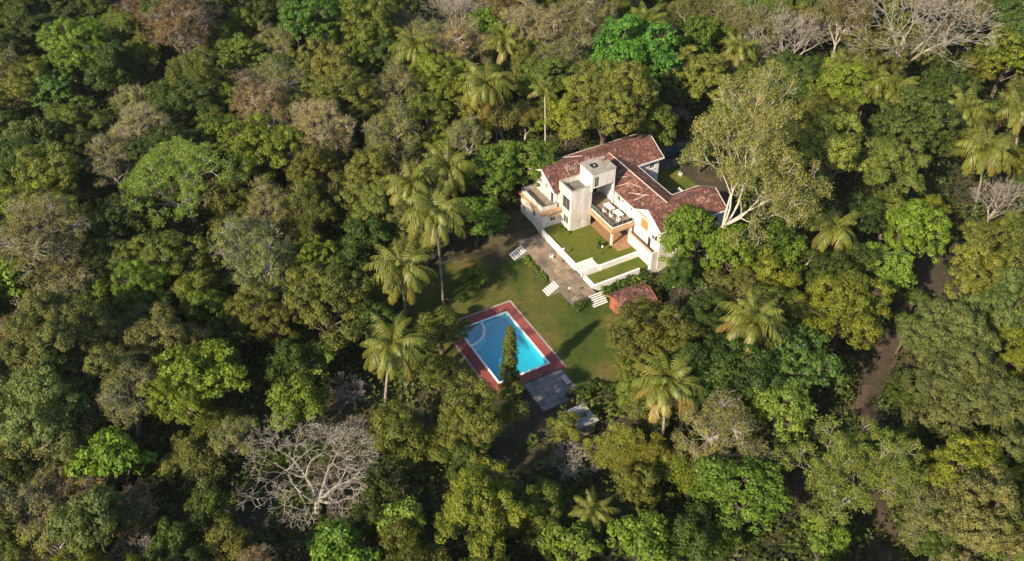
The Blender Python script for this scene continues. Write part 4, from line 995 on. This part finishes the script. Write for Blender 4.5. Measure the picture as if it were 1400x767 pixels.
# ------------------------------------------------------------------ coconut palms
def frond_mesh(seed, e0, bend, Lf=4.9):
    rg = np.random.default_rng(seed); n = 34; pts = [np.zeros(3)]; th = e0
    for k in range(n):
        th -= bend/n*(.35+1.3*k/n); pts.append(pts[-1]+np.array([math.cos(th), 0, math.sin(th)])*Lf/n)
    pts = np.array(pts); V = []; F = []; T_ = []
    segs = [(*pts[k], *pts[k+1], .06*(1-k/n)+.012, .06*(1-(k+1)/n)+.012) for k in range(n)]
    tv, tf = tubes(segs, 3); V.append(tv); F.append(tf); T_.append(np.full(len(tf), .9)); nv = len(tv)
    for k in range(3, n+1):
        t = k/n; tang = pts[min(k+1, n)]-pts[k-1]; tang /= np.linalg.norm(tang); up = np.cross(tang, (0, 1, 0)); up = up if up[2] > 0 else -up
        ll = 1.30*math.sin(math.pi*min(1, .20+t*.76))**.7*rg.uniform(.75, 1.12)
        for s in (-1, 1):
            base = pts[k]-tang*Lf/n*rg.random(); dr = np.array([0, s, 0])*rg.uniform(.62, .95)+tang*(.40+.6*t+rg.uniform(-.15, .15))+np.array([0, 0, -.35-.35*rg.random()]); dr /= np.linalg.norm(dr)
            side = np.cross(dr, up); side /= np.linalg.norm(side)+1e-9; w = .055
            midp = base+dr*ll*.5; tip = base+dr*ll*.92+np.array([0, 0, -.42*ll])
            V.append(np.array([base-side*w*.5, base+side*w*.5, midp+side*w, midp-side*w, tip+side*w*.3, tip-side*w*.3]))
            F.append(np.array([[nv, nv+1, nv+2, nv+3], [nv+3, nv+2, nv+4, nv+5]])); nv += 6
            q_ = rg.uniform(.15, .75); T_.append(np.array([q_, q_+.15]))
    return np_mesh('frond', np.concatenate(V), np.concatenate(F), 'frond_leaf', np.concatenate(T_))
FR = [frond_mesh(1, 1.25, 1.25), frond_mesh(2, .85, 1.65), frond_mesh(3, .45, 1.6), frond_mesh(4, .05, 1.35), frond_mesh(5, -.5, .75, 4.4), frond_mesh(6, .65, 1.75, 5.2)]
def nut_mesh():
    rg = np.random.default_rng(3); P, Q = [], []
    mb = MB()
    for k in range(9):
        a = k*.7; c = (.38*math.cos(a), .38*math.sin(a), -.35-.12*(k % 3)); mb.lathe(c, [(.03, -.16), (.13, -.08), (.15, .02), (.10, .12), (.02, .17)], 8)
    return mb.mesh('coconuts', 'orange_wood', (0, 0, 0))
NUTS = nut_mesh()
def palm(px, py, label, h=None, base=None, size=1.0, dry=.2, group=None, thin=1.0):
    if base:
        best = None
        for hh in np.arange(8, 24, .5):
            bx_, by_, _ = unproject(base[0], base[1], -1.5); zg = ground(bx_, by_); bx_, by_, _ = unproject(base[0], base[1], zg); cx, cy, _ = unproject(px, py, zg+hh)
            d_ = abs(cy-by_-(base[2] if len(base) > 2 else 0))
            if best is None or d_ < best[0]: best = (d_, bx_, by_, cx, cy, hh, zg)
        _, bx_, by_, cx, cy, h, zg = best
    else:
        zg = -1.5
        for _ in range(4): cx, cy, _ = unproject(px, py, zg+h); zg = ground(cx, cy)
        bx_, by_ = cx+rng.uniform(-2, 2), cy+rng.uniform(-2, 2)
        zg = ground(bx_, by_)
    o = bpy.data.objects.new('coconut_palm', None); COL.objects.link(o); o.location = (bx_, by_, zg-.1)
    tag(o, label, 'palm', group); MARKS.append((bx_, by_, label)); TREES.append((bx_, by_, 1.5))
    top = np.array([cx-bx_, cy-by_, h]); n = 14; pts = []
    for k in range(n+1):
        t = k/n; pts.append(np.array([top[0]*t**1.25, top[1]*t**1.25, top[2]*t]))
    segs = [(*pts[k], *pts[k+1], (.23-.10*k/n+.12*max(0, 1-k*1.2))*thin*(1.06 if k % 2 else 1), (.23-.10*(k+1)/n)*thin) for k in range(n)]
    tv, tf = tubes(segs, 8)
    t = bpy.data.objects.new('trunk', np_mesh('trunk', tv, tf, 'bark_palm' if thin >= 1 else 'bark_pale', smooth=True)); COL.objects.link(t); t.parent = o
    c = bpy.data.objects.new('coconuts', NUTS); COL.objects.link(c); c.parent = o; c.location = top
    size *= rng.uniform(.9, 1.1); nf = rng.integers(24, 36) if size > .75 else 18; tx, ty = rng.normal(0, .12, 2); a0 = rng.uniform(0, 6.28)
    for k in range(nf):
        f = k/nf; m_ = 0 if f < .18 else (1 if f < .38 else (5 if f < .52 else (2 if f < .72 else (3 if f < .9 else 4))))
        q = bpy.data.objects.new('frond', FR[m_]); COL.objects.link(q); q.parent = o; q.location = top+np.array([0, 0, -.05-.3*f])
        q.rotation_euler = (rng.normal(tx, .14), rng.normal(ty, .13), a0+k*2.39996+rng.uniform(-.2, .2)); s = 1.12*size*rng.uniform(.86, 1.08); q.scale = (s, s, s)
        g = np.array((.150, .168, .028)); y_ = np.array((.27, .19, .06)); w_ = np.clip((f-.55)*1.6*dry*3+rng.uniform(-.1, .1), 0, 1)
        q.color = (*((g*(1-w_)+y_*w_)*rng.uniform(.85, 1.15)), 1)
    return o
palm(596, 290, 'tallest coconut palm with a straight pale trunk at the edge of the pool lawn', base=(606, 415))
palm(548, 362, 'coconut palm with drooping yellow fronds next to the tallest palm', h=13)
palm(535, 470, 'coconut palm beside the rounded tree at the pool corner', h=13)
palm(561, 250, 'coconut palm behind the tallest palm on the forest side', h=13)
palm(612, 226, 'coconut palm nearest the house in the palm row past the lawn', h=13)
palm(665, 112, 'single coconut palm with a long white trunk in the forest behind the house', h=14, dry=.5)
palm(745, 122, 'very slender palm with a thin white trunk behind the house', h=13, size=.55, thin=.6)
palm(567, 62, 'pale coconut palm beside a grey-green tree far in the forest', h=12)
palm(690, 58, 'half hidden coconut palm far behind the white-trunked palm', h=10, size=.9)
palm(885, 34, 'upright coconut palm above the vivid emerald tree', h=14)
palm(1012, 66, 'yellowing coconut palm beside the vivid emerald tree at the forest edge', h=11, dry=.5, size=.9)
palm(1158, 92, 'coconut palm in the cluster of three, with the palest fronds', h=12, dry=.35)
palm(1193, 108, 'middle palm in the cluster of three coconut palms', h=11)
palm(1226, 118, 'coconut palm in the cluster of three, right under the bare tree', h=10)
palm(1320, 150, 'coconut palm tilted on a bent trunk beyond the track clearing', base=(1282, 226, 4), dry=.45)
palm(1350, 200, 'coconut palm over the bare twiggy tree beyond the track clearing', h=13, dry=.4)
palm(1396, 142, 'coconut palm partly hidden past the tilted palm', h=12, dry=.4)
palm(1141, 308, 'coconut palm leaning far over with a long slanting grey trunk', base=(1072, 412, 3), dry=.4)
palm(1030, 440, 'coconut palm with spread fronds beside the bluish green tree', h=15, dry=.4)
palm(912, 524, 'coconut palm with golden fronds in the woods below the brick hut', h=12, dry=.55, size=.95)
palm(812, 697, 'young palm in the woods below the pump shed', h=7, size=.6, dry=.1)
palm(882, 716, 'small young palm almost hidden under the crooked open tree', h=5, size=.5, dry=.1)
palm(405, 76, 'small pale palm under the emerald tree far in the forest', h=8, size=.6)
palm(464, 55, 'small palm beside the emerald tree far in the forest', h=7, size=.6)

# columnar tree by the pool
rg = np.random.default_rng(77); Pl, Nl, Tl, sg = [], [], [], [(0, 0, -.3, 0, 0, 13.2, .2, .03)]
for k in range(300):
    z = .6+13.0*rg.random()**.9; f = z/13.6; r = 2.0*(1-f)**.55*(.65+.35*math.sin(z*2.1+k))+.15; a = rg.uniform(0, 6.28); c = np.array([r*.8*math.cos(a), r*.8*math.sin(a), z-.25*r])
    nl = 42; q = unit(rg, nl)*rg.uniform(.2, 1, (nl, 1))*np.array([.42, .42, .65]); Pl.append(c+q); Nl.append(q*.8+np.array([math.cos(a), math.sin(a), .1])*.8+rg.normal(0, .4, (nl, 3))); Tl.append(np.clip(.5+rg.uniform(-.2, .2)+rg.normal(0, .15, nl), 0, 1))
    sg.append((0, 0, z-.5*r, *c, .03, .01))
V, F, ti = leaf_quads(rg, np.concatenate(Pl), np.concatenate(Nl), .32, .45, np.concatenate(Tl))
x, y = W(-22.6, 29.4); o = bpy.data.objects.new('columnar_tree', None); COL.objects.link(o); o.location = (x, y, -2.3)
tag(o, 'narrow columnar evergreen tree rising in front of the pool', 'tree'); TREES.append((x, y, 2))
c = bpy.data.objects.new('crown', np_mesh('crown', V, F, 'leaf', ti)); COL.objects.link(c); c.parent = o; c.color = (.105, .125, .022, 1)
tv, tf = tubes(sg, 4); c = bpy.data.objects.new('trunk', np_mesh('trunk', tv, tf, 'bark_brown')); COL.objects.link(c); c.parent = o

# ------------------------------------------------------------------ garden shrubs and hedges
def shrub(u, v, R, tone, label, z=None, hs=1.0, group=None, name=None):
    x, y = W(u, v); o = add_tree('K', x, y, R, tone, label, hs, group=group, name=name, zb=z); return o
shrub(-15.6, 5.6, 2.0, 'lx', 'round bright green bush alone on the pool lawn', None, 1.0)
for k, (u, v, r) in enumerate(((-5.3, 4.2, .75), (-5.4, 5.6, .6), (-5.3, 6.9, .7), (-5.4, 8.4, .55), (-5.3, 9.7, .65))):
    shrub(u, v, r, 'yg' if k % 2 else 'lx', 'small round shrub in the flower bed along the paved path', -2.1, 1.0, 'flower bed shrubs')
for k in range(9): shrub(1.2+k*.95, 17.5+.25*math.sin(k*2), .85, 'dk' if k % 3 else 'lx', 'rounded hedge shrub below the lower lawn wall', -2.1, 1.3, 'hedge shrubs below the lower lawn')
for k, (u, v) in enumerate(((-3.4, 17.9), (-2.4, 18.1), (-4.3, 18.3))): shrub(u, v, .7, 'dk', 'low dark shrub at the foot of the paved path end', -2.2, 1.0, 'shrubs at the path end')
for k, (u, v) in enumerate(((3.0, 2.2), (3.2, 3.3), (2.9, 1.2))): shrub(u, v, .38, 'yg', 'tiny yellow-green shrub at the foot of the stair tower', -.02, .9, 'shrubs at the tower foot')
shrub(5.35, 9.3, .38, 'dk', 'slim dark green shrub on the upper lawn', 0, 2.6)
for k in range(7): shrub(-14.6+k*.9, 33.6+1.0*math.sin(k*1.3)+k*.25, .85, 'dk', 'dark hedge bush along the edge of the slab terrace', -2.2, 1.1, 'hedge bushes by the slab terrace')
for k, (u, v) in enumerate(((-26.2, 9.5), (-27.5, 8.0), (-19.5, 7.5), (-21.2, 6.0))): shrub(u, v, .8, 'to' if k % 2 else 'dk', 'scrubby low bush under the palms on the pool lawn', -2.2, .9, 'scrub under the palms')
flat('flower_bed', -5.9, -4.75, 3.3, 10.8, -2.5, -2.06, 'soil')

# ------------------------------------------------------------------ forest fill: every further tree is still a tree of its own
CLEAR = [[(560, 415), (600, 380), (640, 335), (690, 270), (712, 240), (725, 215), (870, 170), (915, 200), (965, 250), (1000, 290), (945, 330), (925, 400), (860, 420), (850, 520), (800, 530), (815, 590), (760, 600), (725, 560), (690, 520), (625, 495), (590, 430)],
         [(1240, 370), (1275, 300), (1310, 300), (1300, 400), (1230, 480), (1235, 560), (1222, 600), (1245, 767), (1190, 767), (1200, 600), (1170, 540), (1155, 500), (1215, 450)]]
def poly_dist(px, py, poly):
    ins = False; best = 1e9; n = len(poly)
    for i in range(n):
        (x0, y0), (x1, y1) = poly[i], poly[(i+1) % n]
        if (y0 > py) != (y1 > py) and px < (x1-x0)*(py-y0)/(y1-y0)+x0: ins = not ins
        dx, dy = x1-x0, y1-y0; t = max(0, min(1, ((px-x0)*dx+(py-y0)*dy)/(dx*dx+dy*dy))); best = min(best, math.hypot(px-x0-t*dx, py-y0-t*dy))
    return -best if ins else best
def inside_compound(x, y, m):
    u, v = UV(x, y)
    return (-7-m < u < 27+m and -10-m < v < 19+m) or (-26-m < u < 2+m and 3-m < v < 34+m) or (20 < u < 40+m and -12-m < v < 8+m) or track_d(np.array(x), np.array(y)) < m
def sunward(x, y):
    out = []
    for (u, v, w_) in ((-18.5, 20, 7), (1, -3, 4)):
        a, b = W(u, v); dx, dy = x-a, y-b; c_, s_ = math.cos(SUN_TRAVEL), math.sin(SUN_TRAVEL); out.append((-(dx*c_+dy*s_), -dx*s_+dy*c_, w_))
    return out
cand = rng.random((16000, 2)); cand[:, 0] = (cand[:, 0]-.5)*330; cand[:, 1] = 38+cand[:, 1]*225
for phase, (rlo, rhi, sep, cap) in enumerate(((4.6, 7.2, .64, 170), (2.8, 5.0, .55, 280))):
    got = 0
    for (x, y) in cand[phase*8000:(phase+1)*8000]:
        if got >= cap: break
        if abs(x) > y*.60+22: continue
        R = rng.uniform(rlo, rhi); hs = rng.uniform(.7, 1.0); zc = ground(x, y)+(1.15*R+2)*hs
        if inside_compound(x, y, R*.7): continue
        px, py, dep = project(x, y, zc); rp = R*FPX/dep
        if 915 < px < 1150 and 190 < py < 370 and y < 140 and R*hs > 2.5: continue      # the pale trunks stand free
        if any(0 < al < 34 and abs(ac) < w_+R and zc+R*.8*hs > -2.2+.65*(al-R*.5) for al, ac, w_ in sunward(x, y)): continue      # keeps the pool and the balcony end in the sun
        if any(poly_dist(px, py, pl) < rp*.85 for pl in CLEAR): continue
        if any((x-a)**2+(y-b)**2 < (sep*(R+r))**2 for a, b, r in TREES): continue
        right = px > 760
        k = rng.choice(list('BLGF'), p=[.55, .25, .12, .08] if right else [.52, .14, .26, .08])
        tone = rng.choice({'B': ['ol', 'dk', 'dk', 'ox', 'yg', 'gg'], 'L': ['dk', 'dk', 'lx', 'bg', 'yg'], 'G': ['to', 'tn', 'gg', 'rb'], 'F': ['ol', 'po', 'gg']}[str(k)])
        add_tree(str(k), x, y, R, str(tone), None, hs); got += 1
    print('fill', phase, got)

# ------------------------------------------------------------------ labels of the forest trees: what each stands near
STOP = [' with ', ' beside ', ' in ', ' at ', ' behind ', ' near ', ' between ', ' standing ', ' leaning ', ' shading ', ' under ', ' over ', ' against ', ' by ', ' rising ', ' across ', ' right ', ' next ', ' among ', ' below ', ' above ', ' partly ', ' almost ', ' tilted ', ' nearest ']
short = {}
for (x, y, lb) in MARKS:
    s = lb
    for w_ in STOP: s = s.split(w_)[0]
    short.setdefault(s, []).append((x, y))
short = {s: p_[0] for s, p_ in short.items() if len(p_) == 1}
for (o, x, y, head) in DEFER:
    near = min(short.items(), key=lambda kv: math.hypot(kv[1][0]-x, kv[1][1]-y)); d_ = math.hypot(near[1][0]-x, near[1][1]-y)
    if d_ < 26:
        lb = head+('beside the ' if d_ < 13 else 'not far from the ')+near[0]
        if len(lb.split()) > 15: lb = head+'near the '+near[0]
    else: lb = head+zone(x, y)
    o['label'] = lb; o['group'] = ' '.join(lb.split()[1:])[:70]

same = {}
for d_ in DEFER: same.setdefault(d_[0]['label'], []).append(d_)
for lb, ds in same.items():
    mark = next((s for s in short if lb.endswith('the '+s)), None)
    if len(ds) != 2 or not mark: continue
    ds.sort(key=lambda d_: math.hypot(short[mark][0]-d_[1], short[mark][1]-d_[2])); ds[0][0]['label'] = ds[0][3]+'close by the '+mark; ds[1][0]['label'] = ds[1][3]+'farther from the '+mark

# ------------------------------------------------------------------ undergrowth: what nobody could count, one mass of low leaves
rg = np.random.default_rng(9); n = 10500; P = np.stack([(rg.random(n)-.5)*310, 42+rg.random(n)*215], -1)
u_, v_ = UV(P[:, 0], P[:, 1])
ok = ~(((u_ > -27) & (u_ < 27.5) & (v_ > -10.5) & (v_ < 20)) | ((u_ > -29) & (u_ < 3) & (v_ > 3) & (v_ < 37)) | ((u_ > 22) & (u_ < 38) & (v_ > -12) & (v_ < 8))) & (track_d(P[:, 0], P[:, 1]) > .3) & (np.abs(P[:, 0]) < P[:, 1]*.6+20)
P = P[ok]; Z = ground_uv(*UV(P[:, 0], P[:, 1]))
nl = 52; C = np.repeat(np.column_stack([P, Z]), nl, 0); rad = np.repeat(rg.uniform(1.0, 3.4, len(P)), nl)[:, None]
q = unit(rg, len(C))*rg.uniform(.3, 1, (len(C), 1))**.5; q[:, 2] = np.abs(q[:, 2])*1.5
ti = np.clip(np.repeat(rg.uniform(.05, .75, len(P)), nl)+rg.normal(0, .15, len(C)), 0, 1)
V, F, ti = leaf_quads(rg, C+q*rad, q+np.array([0, 0, .6])+rg.normal(0, .4, (len(C), 3)), .66, .55, ti)
o = bpy.data.objects.new('undergrowth', np_mesh('undergrowth', V, F, 'leaf', ti)); COL.objects.link(o); o.color = (.078, .104, .021, 1)
tag(o, 'low leafy undergrowth covering the forest floor', 'undergrowth', kind='stuff')
# ------------------------------------------------------------------ thin morning haze
me = bpy.data.meshes.new('haze'); c8 = [(x, y, z) for z in (-9, 104) for y in (-60, 700) for x in (-500, 500)]
me.from_pydata(c8, [], [(0, 2, 3, 1), (4, 5, 7, 6), (0, 1, 5, 4), (2, 6, 7, 3), (0, 4, 6, 2), (1, 3, 7, 5)])
m = bpy.data.materials.new('haze'); m.use_nodes = True; nt = m.node_tree; nt.nodes.remove(nt.nodes['Principled BSDF'])
pv = nt.nodes.new('ShaderNodeVolumePrincipled'); pv.inputs['Density'].default_value = .00005; pv.inputs['Color'].default_value = (.95, .95, .93, 1); pv.inputs['Anisotropy'].default_value = .3
nt.links.new(pv.outputs[0], nt.nodes['Material Output'].inputs['Volume']); me.materials.append(m)
o = bpy.data.objects.new('haze', me); COL.objects.link(o); tag(o, 'thin pale haze over the forest', 'haze', kind='stuff')
print('trees', len(TREES), 'objects', len(bpy.data.objects), 'tris', sum(len(m.polygons)*2 for m in bpy.data.meshes))
